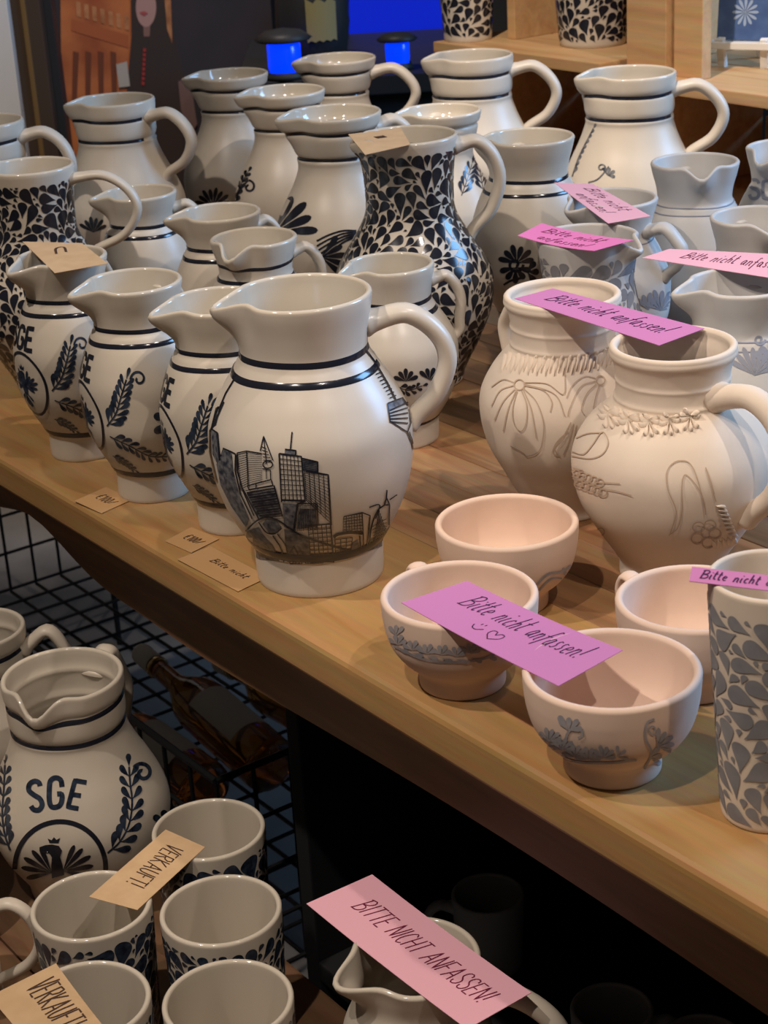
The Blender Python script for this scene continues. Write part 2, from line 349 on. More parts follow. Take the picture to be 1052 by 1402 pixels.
GL = {
 'A': (.62, [[(0, 0), (.31, 1), (.62, 0)], [(.1, .36), (.5, .36)]]), 'B': (.55, [[(0, 0), (.02, 1)], [(-.12, .95), (.3, 1.02), (.5, .85), (.4, .62), (.05, .5)], [(.05, .5), (.45, .46), (.56, .25), (.4, .03), (-.08, .0)]]),
 'C': (.5, [[(.52, .85), (.3, 1), (.06, .75), (.03, .3), (.25, 0), (.5, .12)]]), 'E': (.45, [[(.45, 1), (0, 1), (0, 0), (.45, 0)], [(0, .52), (.38, .52)]]),
 'F': (.45, [[(.48, 1), (0, 1), (0, 0)], [(0, .52), (.36, .52)]]), 'G': (.55, [[(.52, .74), (.48, .94), (.28, 1), (.08, .93), (.03, .72), (.03, .28), (.08, .07), (.28, 0), (.48, .06), (.53, .26), (.53, .46), (.32, .46)]]),
 'H': (.52, [[(0, 0), (0, 1)], [(.52, 0), (.52, 1)], [(0, .5), (.52, .5)]]), 'I': (.08, [[(.04, 0), (.04, 1)]]), 'K': (.5, [[(0, 0), (0, 1)], [(.48, 1), (.02, .46), (.52, 0)]]),
 'N': (.55, [[(0, 0), (0, 1), (.52, 0), (.55, 1)]]), 'R': (.52, [[(0, 0), (0, 1)], [(-.06, .97), (.38, 1), (.5, .8), (.38, .58), (.02, .5)], [(.15, .52), (.54, 0)]]),
 'S': (.48, [[(.5, .80), (.42, .96), (.24, 1), (.07, .93), (.02, .76), (.08, .60), (.25, .51), (.42, .42), (.5, .25), (.42, .06), (.24, 0), (.07, .05), (.0, .22)]]),
 'T': (.5, [[(.25, 0), (.25, 1)], [(-.04, 1), (.56, 1)]]), 'U': (.5, [[(0, 1), (.02, .25), (.2, 0), (.42, .1), (.5, .5), (.5, 1)]]), 'V': (.5, [[(0, 1), (.22, 0), (.55, 1.1)]]),
 '!': (.1, [[(.05, .28), (.08, 1.05)], [(.03, .0), (.06, .08)]]), 'i': (.12, [[(.03, .55), (.03, .08), (.14, .0)], [(.06, .8), (.08, .86)]]),
 't': (.22, [[(.08, 1), (.06, .15), (.16, 0), (.26, .08)], [(-.06, .66), (.26, .68)]]), 'e': (.34, [[(.02, .3), (.3, .34), (.26, .52), (.1, .54), (.02, .28), (.12, .02), (.34, .08)]]),
 'n': (.36, [[(0, 0), (.03, .55)], [(.03, .38), (.18, .55), (.3, .46), (.3, .06), (.4, .0)]]), 'c': (.3, [[(.3, .46), (.16, .55), (.03, .3), (.1, .02), (.32, .06)]]),
 'h': (.36, [[(.02, 0), (.05, 1.05)], [(.04, .36), (.18, .55), (.3, .44), (.3, .0)]]), 'a': (.36, [[(.3, .5), (.14, .55), (.02, .28), (.1, .02), (.26, .16), (.31, .52), (.3, .1), (.4, .0)]]),
 'f': (.26, [[(.34, .95), (.2, 1.02), (.12, .7), (.06, -.3)], [(-.06, .52), (.28, .54)]]), 's': (.26, [[(.26, .5), (.1, .54), (.08, .36), (.24, .2), (.16, .02), (0, .06)]]),
 '1': (.2, [[(0, .75), (.16, 1), (.16, 0)]]), '0': (.36, [[(.18, 1), (.02, .6), (.06, .1), (.22, 0), (.35, .4), (.3, .85), (.18, 1)]]), '/': (.5, [[(0, .1), (.5, .9)]]),
 '€': (.45, [[(.45, .9), (.25, 1), (.06, .6), (.1, .1), (.42, .05)], [(-.06, .6), (.3, .62)], [(-.06, .42), (.28, .44)]]),
 'D': (.5, [[(0, 0), (0, 1), (.4, .9), (.52, .5), (.4, .08), (0, 0)]]),
}
CURVY = set('BCGSUtenchafsi0€')
def leafpack(pot, z0, z1, Lmax, Lmin, asp=.56, seed=1, tries=5200, margin=.0005, down=False, flow=1.0):
    """teardrops packed over the pot's side, then grown until they nearly touch -> Dec in (angle, length) with a map"""
    rnd = random.Random(seed); s0 = np.interp(z0, pot.zs, pot.ss); s1 = np.interp(z1, pot.zs, pot.ss); rmax = pot.rs.max(); cell = .0006
    nu = int(2*math.pi*rmax/cell); nv = int((s1-s0)/cell)+2; occ = np.full((nv, nu), -1, np.int32); S = pot.ss; Rr = pot.rs
    T = np.array([0, .12, .28, .45, .62, .76, .88, .96, 1.0]); HWn = np.array([.03, .14, .36, .66, .92, 1.0, .86, .52, .0])
    Td = np.array([0, .12, .26, .40, .52, .62, .71, .79, .86, .92, .96, .99, 1.0]); Hd = np.array([.03, .13, .32, .56, .76, .90, .98, .99, .90, .73, .55, .28, 0.0])
    tt = np.linspace(0, 1, 13); hh = np.interp(tt, T, HWn); t2 = np.linspace(0, 1, 36); h2n = np.interp(t2, T, HWn); kk = np.linspace(-1, 1, 17)[:, None]
    ku = nu/(2*math.pi); k5 = np.array([1, -1, .5, -.5, 0])[:, None]
    def cells(d, X, Y):
        th, sv, c, sn, r = d[0], d[1], d[2], d[3], d[4]
        return ((sv+X*sn+Y*c-s0)/cell), (((th+(X*c-Y*sn)/r)*ku).astype(int) % nu)
    def test(d, L, W, me, mg):
        o = k5*(hh*W/2+mg)[None]; v, iu = cells(d, (tt*L+mg*(tt-.5)*2)[None]+0*o, (d[5]*L*tt*tt)[None]+o)
        if v.min() < 0 or v.max() >= nv-1: return False
        q = occ[v.astype(int), iu]; return not ((q >= 0) & (q != me)).any()
    def stamp(d, L, W, me):
        Y = (d[5]*L*t2*t2)[None]+kk*(h2n*W/2)[None]; v, iu = cells(d, (t2*L)[None]+0*Y, Y); occ[np.clip(v.astype(int), 0, nv-1), iu] = me
    drops = []
    def scatter(tries, Lmax, Lmin):
      for n in range(tries):
        x = n/tries; L = Lmax+(Lmin-Lmax)*min(1, x/.9)**.7; W = L*asp; th = rnd.uniform(0, 2*math.pi); sv = rnd.uniform(s0, s1)
        a = math.pi/2+flow*(1.1*math.sin(2*th+sv*55)+.7*math.sin(5*th-sv*90+seed))+rnd.uniform(-.5, .5)+(math.pi if down else 0)
        r = float(np.interp(sv, S, Rr)); c, sn = math.cos(a), math.sin(a); vm = sv+L*.7*sn-s0
        if vm < 0 or vm > s1-s0 or occ[int(vm/cell), int((th+L*.7*c/r)*ku) % nu] >= 0: continue
        d = (th, sv, c, sn, r, rnd.uniform(-.18, .18))
        if not test(d, L, W, -9, margin): continue
        stamp(d, L, W, len(drops)); drops.append([d, L, W])
    def grow(n, cap):
      for p in range(n):
        for i, (d, L, W) in enumerate(drops):
            for fl, fw in ((1.0, 1.10), (1.08, 1.0)):
                if W*fw < .80*L*fl and L*fl < cap and test(d, L*fl, W*fw, i, margin): L, W = L*fl, W*fw
            if L != drops[i][1] or W != drops[i][2]: stamp(d, L, W, i); drops[i][1:] = [L, W]
    scatter(int(tries*.5), Lmax, Lmax*.55); grow(5, Lmax*1.45); scatter(int(tries*.6), Lmax*.6, Lmin); grow(5, Lmax*1.45); scatter(int(tries*.35), Lmin*1.6, Lmin*.7); grow(3, Lmax)
    dec = Dec(1)
    for d, L, W in drops:
        th, sv, c, sn, r, bd = d; hw = Hd*W/2; cy = bd*L*Td*Td
        f = lambda oo: np.stack([th+(Td*L*c-(cy+oo)*sn)/r, sv+Td*L*sn+(cy+oo)*c], -1)
        dec.strip([f(hw), f(0*hw), f(-hw)])
    def fn(V):
        V = np.array(V); return pot.surf(V[:, 0], np.interp(V[:, 1], pot.ss, pot.zs), .0004)
    return dec, fn
# ================================================================== the setting
def struct(o): o['kind'] = 'structure'; return o
def plane(name, pts, m): return struct(pydata(name, pts, [tuple(range(len(pts)))], m))
plane('floor', [(-3.5, -1.5, 0), (3.5, -1.5, 0), (3.5, 4.6, 0), (-3.5, 4.6, 0)], M['stone'])
struct(box('wall_back', (7, .1, 3.0), (0, 4.65, 1.5), M['wallb'], bev=0))
# ---- display table: boards run along the edge
TL0, TL1 = -.62, .99
tab = empty('display_table', tv(0, 0, 0), 'long honey coloured wooden display table with rounded front edge carrying the jugs', 'table', rz=TROT)
# local frame of the table: x along the edge (away), y = -table depth
def tl(s, v, z): return Vector((s, -v, z))
def tboard(name, s0, s1, v0, v1, z0, z1, m, bev, parent=tab):
    return box(name, (s1-s0, v1-v0, z1-z0), tl((s0+s1)/2, (v0+v1)/2, (z0+z1)/2), m, parent, bev=bev)
o = tboard('front_board', TL0, TL1, 0, .150, TZ-.030, TZ, M['top'], 0)
bm = bmesh.new(); bm.from_mesh(o.data); bmesh.ops.bevel(bm, geom=[e for e in bm.edges if all(v.co.y > .07 for v in e.verts) and abs(e.verts[0].co.x-e.verts[1].co.x) > .1], offset=.007, segments=4, affect='EDGES', profile=.6); bm.to_mesh(o.data); bm.free()
stv = boxmesh(TL1-TL0, .0415, .030, .0006, 1, 'plank'); v = .1502; i = 0
while v < 1.33:
    o = link('plank', stv, M['stave'] if i == 0 else None, tab); o.location = tl((TL0+TL1)/2, v+.021, TZ-.015-random.uniform(0, .0002)); v += .0422; i += 1
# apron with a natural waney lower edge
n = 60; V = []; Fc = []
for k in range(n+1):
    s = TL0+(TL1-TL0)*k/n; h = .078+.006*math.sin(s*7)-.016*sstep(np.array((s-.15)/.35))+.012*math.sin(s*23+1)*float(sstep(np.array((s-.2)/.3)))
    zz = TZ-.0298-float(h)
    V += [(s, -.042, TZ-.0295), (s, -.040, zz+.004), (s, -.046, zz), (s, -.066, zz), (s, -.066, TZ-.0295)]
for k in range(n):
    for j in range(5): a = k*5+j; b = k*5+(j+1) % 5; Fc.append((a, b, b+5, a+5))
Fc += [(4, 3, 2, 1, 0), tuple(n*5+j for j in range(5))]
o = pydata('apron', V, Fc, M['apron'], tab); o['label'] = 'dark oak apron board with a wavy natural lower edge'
for s in (TL0+.1, TL1-.1):
    for vv in (.10, 1.25): tboard('leg', s-.035, s+.035, vv-.035, vv+.035, 0, TZ-.03, M['apron'], .003)
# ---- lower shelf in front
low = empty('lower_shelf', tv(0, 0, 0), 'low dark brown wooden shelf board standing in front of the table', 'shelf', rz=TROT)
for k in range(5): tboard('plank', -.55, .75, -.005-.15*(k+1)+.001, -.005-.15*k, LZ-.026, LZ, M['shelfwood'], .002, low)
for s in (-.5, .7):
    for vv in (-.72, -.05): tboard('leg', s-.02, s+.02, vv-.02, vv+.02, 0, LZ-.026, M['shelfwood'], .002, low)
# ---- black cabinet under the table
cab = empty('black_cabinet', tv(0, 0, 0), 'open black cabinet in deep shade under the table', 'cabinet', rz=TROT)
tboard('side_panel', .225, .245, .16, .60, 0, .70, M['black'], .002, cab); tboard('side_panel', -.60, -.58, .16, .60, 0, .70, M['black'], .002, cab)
tboard('shade_back_panel', -.58, .225, .58, .60, 0, .70, M['black'], .002, cab); tboard('shelf', -.58, .225, .16, .58, .27, .29, M['black'], .002, cab)  # back panel added in black to make the darkness under the table
# ---- wire rack with bottles
rack = empty('wire_basket', tv(0, 0, 0), 'black wire grid basket holding amber bottles under the table', 'basket', rz=TROT)
bm = bmesh.new(); bmesh.ops.create_cone(bm, cap_ends=True, segments=6, radius1=1, radius2=1, depth=1); cyl = bpy.data.meshes.new('wire'); bm.to_mesh(cyl); bm.free(); cyl.materials.append(M['wire'])
def wire(a, b, r=.0026, name='wire', parent=rack):
    a, b = Vector(a), Vector(b); d = b-a; o = bpy.data.objects.new(name, cyl); COL.objects.link(o); o.parent = parent
    o.location = (a+b)/2; o.rotation_mode = 'QUATERNION'; o.rotation_quaternion = d.to_track_quat('Z', 'Y'); o.scale = (r, r, d.length); return o
b0, b1, w0, w1, zb, zt = .40, 1.46, .17, .60, .155, .40
k = 0
for s in np.arange(b0, b1+.001, .0505):
    wire(tl(s, w0, zb), tl(s, w1, zb)); wire(tl(s, w0, zb), tl(s, w0, zt)); wire(tl(s, w1, zb), tl(s, w1, zt))
for q in np.arange(w0, w1+.001, .043):
    wire(tl(b0, q, zb-.004), tl(b1, q, zb-.004)); wire(tl(b0, q, zb), tl(b0, q, zt)); wire(tl(b1, q, zb), tl(b1, q, zt))
for z in np.arange(zb+.06, zt+.001, .0612):
    rr = .004 if z > zt-.01 else .0026
    for a, b in (((b0, w0), (b1, w0)), ((b0, w1), (b1, w1)), ((b0, w0), (b0, w1)), ((b1, w0), (b1, w1))): wire(tl(*a, z), tl(*b, z), rr)
for s in (b0, b1):
    for q in (w0, w1): wire(tl(s, q, 0), tl(s, q, zb), .005, 'foot')
def bottle(base, tip, label):
    a, b = Vector(base), Vector(tip); d = b-a; L = d.length; o = empty('bottle', a, label, 'bottle', 'amber bottles in the wire basket'); o.rotation_mode = 'QUATERNION'; o.rotation_quaternion = d.to_track_quat('Z', 'Y')
    R = .036
    pr = [(.001, .004), (R*.7, .002), (R*.95, .004), (R, .012), (R, L*.50), (R*.93, L*.56), (R*.6, L*.64), (R*.38, L*.70), (R*.34, L*.86)]
    v, f = lathe(pr, 32); pydata('glass_body', v, f, M['amber'], o, True)
    v, f = lathe([(R*.34, L*.85), (R*.42, L*.85), (R*.42, L*.87), (R*.36, L*.875), (R*.36, L*.89)], 24); pydata('collar', v, f, M['gold'], o, True)
    v, f = lathe([(R*.38, L*.88), (R*.40, L*.885), (R*.40, L*.985), (R*.36, L), (.0008, L)], 24); pydata('cap', v, f, M['label'], o, True)
    V = []; Fc = []
    for k in range(17):
        t = math.radians(-80+160*k/16); V += [(R*1.012*math.cos(t), R*1.012*math.sin(t), L*.16), (R*1.012*math.cos(t), R*1.012*math.sin(t), L*.46)]
        if k: Fc.append((2*k-2, 2*k, 2*k+1, 2*k-1))
    q = pydata('paper_label', V, Fc, M['label'], o, True); up = o.rotation_quaternion.inverted() @ Vector((0, 0, 1)); q.rotation_euler = (0, 0, math.atan2(up.y, up.x)+.5)
    return o
RB = .036+zb+.004
def bot(pa, za, pb, zb_, label): bottle(onz(*pa, za), onz(*pb, zb_), label)
bot((375, 1052), RB, (192, 893), RB+.035, 'amber bottle with white cap lying in the wire basket')
bot((285, 1085), RB, (110, 955), RB+.02, 'amber bottle in the wire basket half hidden behind the large SGE jug')
bot((455, 985), RB, (300, 905), RB+.01, 'amber bottle lying farthest under the table in the wire basket')

# ================================================================== background
def pxbox(name, x0, x1, y0, y1, dist, th, m, parent=None, bev=.002):
    """upright board whose front lies at world y = dist and spans those pixels"""
    g = lambda x, y: CP + ray(x, y)*((dist)/ray(x, y)[1])
    a = (g(x0, y0)+g(x0, y1))/2; b = (g(x1, y0)+g(x1, y1))/2; t = max(g(x0, y0)[2], g(x1, y0)[2]); u = min(g(x0, y1)[2], g(x1, y1)[2])
    return box(name, (b[0]-a[0], th, t-u), ((a[0]+b[0])/2, dist+th/2, (t+u)/2), m, parent, bev=bev), (a[0], b[0], u, t)
def stand_board(name, label, cat, x0, x1, dist, m, top=2.1, th=.03):
    g = lambda x, y: CP + ray(x, y)*(dist/ray(x, y)[1]); a, b = g(x0, 70)[0], g(x1, 70)[0]
    o = box(name, (b-a, th, top), ((a+b)/2, dist+th/2, top/2), m); tag(o, label, cat); return o, a, b
stand_board('partition_panel', 'plain white partition panel at the edge of the shop, left of the dark posts', 'panel', -130, 18, 3.3, M['wallw'])
o, a, b = stand_board('timber_post', 'dark brown timber post with a dull gold strip beside the white panel', 'post', 19, 62, 3.44, mat('dark_timber', (.05, .03, .018), .6), th=.08)
box('gold_strip', ((b-a)*.16, .006, 1.9), (-(b-a)*.02, -.042, -.1), mat('dull_gold', (.16, .09, .03), .5), o)
stand_board('dark_frame_post', 'narrow black post between the brown post and the poster banner', 'post', 67, 78, 3.48, M['black'], th=.05)
o, a, b = stand_board('poster_banner', 'tall poster banner showing a dark haired figure before an orange lit bar', 'poster', 79, 376, 3.55, mat('poster_dark_print', (.032, .024, .027), .6, noise=(6, (.022, .019, .022))), th=.012)
PB = o; PW = b-a
def poster(pts, m, off, name='printed_area'):
    g = lambda x, y: CP + ray(x, y)*((3.55-off)/ray(x, y)[1]); V = [g(*p)-np.array(PB.location) for p in pts]
    return pydata(name, V, [tuple(range(len(V)))][::1], m, PB)
mo = mat('poster_orange', (.26, .06, .02), .6, noise=(9, (.48, .15, .045))); ml = mat('poster_light_orange', (.50, .22, .09), .6, noise=(30, (.2, .06, .02)))
poster([(80, -260), (250, -260), (196, -40), (186, 60), (176, 140), (160, 290), (86, 290)], mo, .001)
for k in range(7): poster([(104+k*11, 2+k*3.2), (110+k*11, 3+k*3.2), (111+k*11, 24+k*3), (105+k*11, 22+k*3)], ml, .002, 'printed_bottle_row')
poster([(98, 26), (176, 48), (176, 66), (98, 42)], mat('poster_counter', (.33, .085, .028), .6), .002)
for k in range(4): poster([(100+k*17, 70), (108+k*17, 72), (104+k*19, 165), (98+k*19, 165)], mat('poster_stool', (.13, .035, .015), .6), .002)
poster([(178, -40), (182, -62), (204, -78), (226, -64), (232, -40), (236, 40), (262, 140), (275, 290), (172, 290), (174, 120), (180, 50)], mat('poster_coat', (.035, .022, .018), .6), .003, 'printed_figure')
poster([(222, -40), (233, -40), (236, 60), (229, 40)], ml, .004)
fc = [(200+14*math.cos(t), 10+27*math.sin(t)) for t in np.linspace(0, 2*math.pi, 26)[:-1]]
poster(fc, mat('poster_skin', (.36, .20, .17), .6), .004, 'printed_face'); poster([(196, 34), (206, 34), (205, 50), (197, 50)], mat('poster_neck', (.2, .1, .08), .6), .0038)
poster([(191, 17), (197, 15), (203, 18), (197, 22)], mat('poster_lips', (.33, .06, .06), .6), .005, 'printed_lips')
for k in range(8): poster([(196-k*.3, 66+k*6.5), (200-k*.3, 66+k*6.5), (200-k*.3, 71+k*6.5), (196-k*.3, 71+k*6.5)], mat('poster_beads', (.28, .03, .025), .6) if k == 0 else bpy.data.materials['poster_beads'], .005, 'printed_bead')
poster([(159, 88), (174, 84), (178, 118), (163, 120)], mat('poster_jug', (.36, .31, .26), .6), .005, 'printed_jug')
poster([(244, 112), (254, 106), (264, 130), (270, 170), (258, 190), (248, 150)], mat('poster_hand', (.15, .085, .075), .6), .005)
# dark counter with blue lights
ct = empty('dark_counter', (0, 0, 0), 'dark counter behind the jugs with blue lights on it', 'counter')
zc = .84; pA = onz(374, 78, zc); pB = onz(640, 78, zc)
ct.location = ((pA[0]+pB[0])/2, 3.15, 0)
box('counter_top', (pB[0]-pA[0]+.1, .50, .03), (0, 0, zc-.015), M['black'], ct); box('counter_front', (pB[0]-pA[0]+.06, .46, zc-.03), (0, 0, (zc-.03)/2), M['black'], ct)
M['bluepanel'] = mat('backlit_blue', (.0, .01, .2), .5, emit=(.0, .02, 1.0), estr=.42)
g = lambda x, y, d: CP + ray(x, y)*(d/ray(x, y)[1])
sh = [(478, 76), (478, -60), (600, -60), (612, -20), (626, 30), (636, 76)]; V = []
for dd in (3.42, 3.44): V += [g(x, y, dd) for x, y in sh]
ns = len(sh); bp = pydata('blue_screen', V, [tuple(range(ns))[::-1], tuple(range(ns, 2*ns))]+[(k, (k+1) % ns, ns+(k+1) % ns, ns+k) for k in range(ns)], M['bluepanel'])
tag(bp, 'glowing blue backlit screen with a slanted edge behind the jugs', 'screen')
pl_ = g(392, 112, 2.78); zl = zc+.001
def lantern(px, py, dist, sc, label):
    p = CP+ray(px, py)*(dist/ray(px, py)[1]); 
    o = empty('blue_lantern', (p[0], p[1], zc), label, 'lamp'); R = .024*sc
    v, f = lathe([(.001, 0), (R*1.1, 0), (R*1.15, .006), (R, .010), (R, .012)], 24); pydata('base', v, f, M['black'], o, True)
    v, f = lathe([(R*.85, .011), (R*.9, .02), (R*.9, .034*sc+.011), (R*.7, .04*sc+.011)], 24); pydata('glass', v, f, mat('blue_glass', (0, .03, .6), .2, emit=(0, .03, 1), estr=1.6), o, True)
    v, f = lathe([(R*.3, .014), (R*.34, .022), (R*.2, .034), (.0005, .038)], 16); pydata('glowing_bulb', v, f, mat('blue_bulb', (.2, .5, 1), .2, emit=(.15, .5, 1), estr=30), o, True)
    v, f = lathe([(R*1.4, .038*sc+.012), (R*1.55, .041*sc+.012), (R*1.0, .050*sc+.012), (.0008, .054*sc+.012)], 28); pydata('hood', v, f, M['black'], o, True)
lantern(391, 98, 2.93, 1.25, 'small blue glowing lantern with black hood on the dark counter')
lantern(545, 82, 2.95, .9, 'low blue glowing lamp beside the stacked pine crates')
# black jar with gold label
pj = g(430, 60, 3.05); jr = empty('black_jar', (pj[0], 3.05, zc), 'black jar with torn gold label standing on the dark counter', 'jar')
v, f = lathe([(.001, 0), (.045, 0), (.055, .02), (.062, .07), (.058, .13), (.045, .17), (.04, .2), (.046, .21)], 36); pydata('body', v, f, M['black'], jr, True)
V = []; Fc = []
for k in range(9):
    t = math.radians(-98+6*k); V += [(.0615*math.cos(t), .0615*math.sin(t), .045+.003*(k % 2)), (.063*math.cos(t), .063*math.sin(t), .115-.004*(k % 3))]
    if k: Fc.append((2*k-2, 2*k, 2*k+1, 2*k-1))
pydata('gold_label', V, Fc, mat('faded_gold_label', (.22, .17, .06), .6), jr, True)
# pine crates on the back of the table, aligned with it
def crate(label, s0, s1, v0, v1, z0, z1, posts=True, open_top=False, th=.014):
    c = empty('pine_crate', tv(0, 0, 0), label, 'crate', rz=TROT)
    B = lambda n, *a: tboard(n, *a, M['pine'], .0015, c)
    if not open_top:
        B('top_board', s0, s1, v0, (v0+v1)/2-.001, z1-th, z1); B('top_board', s0, s1, (v0+v1)/2+.001, v1, z1-th, z1)
    B('bottom_board', s0, s1, v0, v1, z0, z0+.008)
    zt_ = z1-th-.0005 if not open_top else z1
    for a, b in ((s0, s0+.02), (s1-.02, s1)):
        B('side_slat', a, b, v0+.001, v0+.075, z0+.0085, zt_); B('side_slat', a, b, v0+.09, v1-.016, z0+.0085, zt_)
    B('back_board', s0+.0205, s1-.0205, v1-.012, v1, z0+.0085, (z0+z1)/2-.004); B('back_board', s0+.0205, s1-.0205, v1-.012, v1, (z0+z1)/2+.004, zt_)
    B('corner_block', s0+.0205, s0+.05, v1-.04, v1-.0125, z0+.009, zt_); return c
ZA, ZB = .956, .944
crate('pine crate on the table back with leaf patterned vases standing on it', .665, .985, .93, 1.20, TZ, ZA)
crate('pine crate on the table back below the blue tile', .36, .655, .935, 1.20, TZ, ZB)
# upper crate standing on edge: two upright boards and a block
uc = empty('upright_crate', tv(0, 0, 0), 'upright pine crate of tall boards standing on the lower crates between vase and blue tile', 'crate', rz=TROT)
def ub(name, s0, s1, v0, v1, z0, z1): tboard(name, s0, s1, v0, v1, z0, z1, M['pine'], .0015, uc)
ub('upright_board', .585, .650, .960, .975, ZB, ZB+.36); ub('upright_board', .535, .580, .968, .983, ZB, ZB+.36); ub('corner_block', .585, .650, .9755, 1.0, ZB, ZB+.06)
ub('side_board', .580, .5846, .9755, 1.01, ZB, ZB+.36); ub('top_board', .534, .65, .96, 1.01, ZB+.3605, ZB+.375)
uc2 = empty('upright_crate', tv(0, 0, 0), 'upright pine crate open to the front with a leaf patterned vase standing in it', 'crate', rz=TROT)
for nm, a in (('side_board', (.900, .915, 1.0, 1.19, ZA, ZA+.36)), ('back_board', (.80, .8995, 1.175, 1.19, ZA, ZA+.36)), ('back_board', (.69, .798, 1.175, 1.19, ZA, ZA+.36)), ('side_board', (.673, .6885, 1.0, 1.19, ZA, ZA+.36)), ('top_board', (.673, .915, 1.0, 1.19, ZA+.3605, ZA+.375)), ('corner_block', (.87, .8995, 1.15, 1.1745, ZA, ZA+.07))):
    tboard(nm, *a, M['pine'], .0015, uc2)
def leafpot(pot, z0, z1, Lm, Ln, m='paint', seed=1, tries=5200, name='painted_leaves', **k):
    d, fn = leafpack(pot, z0*pot.H, z1*pot.H, Lm, Ln, seed=seed, tries=tries, **k); o = d.build(name, pot.root, m, fn); o['kind'] = 'stuff'; return o
for (px, py, R, H, lab, sd) in ((812, 60, .060, .20, 'black leaf patterned vase standing inside the upright pine crate', 5), (641, 54, .045, .20, 'slim black leaf patterned vase at the outer side of the pine crate', 6)):
    p = onz(px, py, ZA); q = Pot('leaf_vase', lab, 'vase', 'vase', R, H, (p[0], p[1], ZA), mats=('glaze', 'inner'), seg=48); leafpot(q, .03, .97, .017, .006, seed=sd, tries=14000)
# blue tile on a white easel
pe = onz(1018, 92, ZB); es = empty('display_easel', (pe[0], pe[1], ZB), 'small white display easel on the pine crate holding the blue tile', 'easel', rz=math.radians(-30))
box('ledge', (.085, .022, .008), (0, -.002, .026), M['white'], es, bev=.001)
for sx in (-1, 1): box('leg', (.009, .009, .036), (sx*.026, -.002, .0165), M['white'], es, bev=.001, rot=(math.radians(12), 0, sx*.1))
box('rear_leg', (.009, .008, .13), (0, .045, .062), M['white'], es, bev=.001, rot=(math.radians(22), 0, 0)); box('back_bar', (.06, .006, .01), (0, .026, .10), M['white'], es, bev=.001)
tl_ = empty('blue_tile', (pe[0], pe[1], ZB+.0302), 'blue tile with pale star flowers on the white easel', 'tile', rz=math.radians(-28))
tb = box('tile_body', (.066, .006, .10), (0, .010, .050), mat('blue_tile_glaze', (.055, .10, .24), .3, noise=(60, (.08, .14, .30))), tl_, bev=.001, rot=(math.radians(-8), 0, 0))
dd = Dec(.002)
for cx, cz in ((0, -.018), (-.022, .022), (.02, .028)):
    for k in range(12): dd.drop(cx, cz, k*math.pi/6, .016, .0035)
dd.build('star_flowers', tb, mat('pale_blue_paint', (.30, .38, .52), .4), lambda V: np.stack([np.array(V)[:, 0], np.full(len(V), -.0034), np.array(V)[:, 1]], -1))
# ================================================================== jugs and bowls
POT = {}
def pot(key, name, label, cat, prof, k, px, py, rp, z0=TZ, R=None, **kw):
    R_, p = fit(px, py, rp, k, z0)
    q = Pot(name, label, cat, prof, R_, k*R_, (p[0], p[1], z0), **kw); POT[key] = q; return q
JG = 'stoneware jugs on the table'
def striped(q, zs, wd=.0032, m='paint', gap=None):
    for z in zs: q.band(z, wd, m, gap)
SM = dict(hout=1.58, htop=.90, hbot=.58, hrise=.015, hw=.19, ht=.13)
# --- skyline jug
q = pot('sky', 'skyline_jug', 'large cream jug painted with a city skyline of towers, at the table edge', 'jug', 'sky', 4.22, 411, 403, 99, spout=190, handle=6, group=JG, mats=('cream', 'inner'), hout=2.02, hbot=.53, hw=.21, ht=.15, htop=.885, hrise=.02, slen=.27, sw=.24)
striped(q, (.82, .76), .0042, gap=.20); q.band(.158, .0085, off=.0009)
# --- SGE jugs
def eagle(d, cx, cy, s, sy=1.0):
    P = lambda pts: d.poly([(cx+x*s, cy+y*s*sy) for x, y in pts])
    P([(-.13, .42), (-.30, .50), (-.42, .44), (-.36, .56), (-.20, .64), (-.02, .68), (.10, .60), (.11, .40), (.18, .20), (.20, -.05), (.12, -.32), (-.12, -.32), (-.20, -.05), (-.16, .2)])
    P([(-.16, .72), (.10, .72), (.16, .90), (.05, .82), (-.03, .96), (-.11, .82), (-.22, .90)])
    for sd in (-1, 1):
        for a, L in ((.95, .62), (1.25, .76), (.65, .74), (.35, .78), (.02, .68), (-.30, .52)):
            d.drop(cx+sd*.10*s, cy+.02*s*sy, math.pi/2-sd*(math.pi/2-a) if sd > 0 else math.pi-a, L*s, .135*s)
        d.drop(cx+sd*.06*s, cy-.24*s*sy, -math.pi/2+sd*.75, .46*s, .14*s); d.drop(cx+sd*.02*s, cy-.28*s*sy, -math.pi/2+sd*.22, .62*s, .18*s)
    d.drop(cx, cy-.28*s*sy, -math.pi/2, .66*s, .18*s)
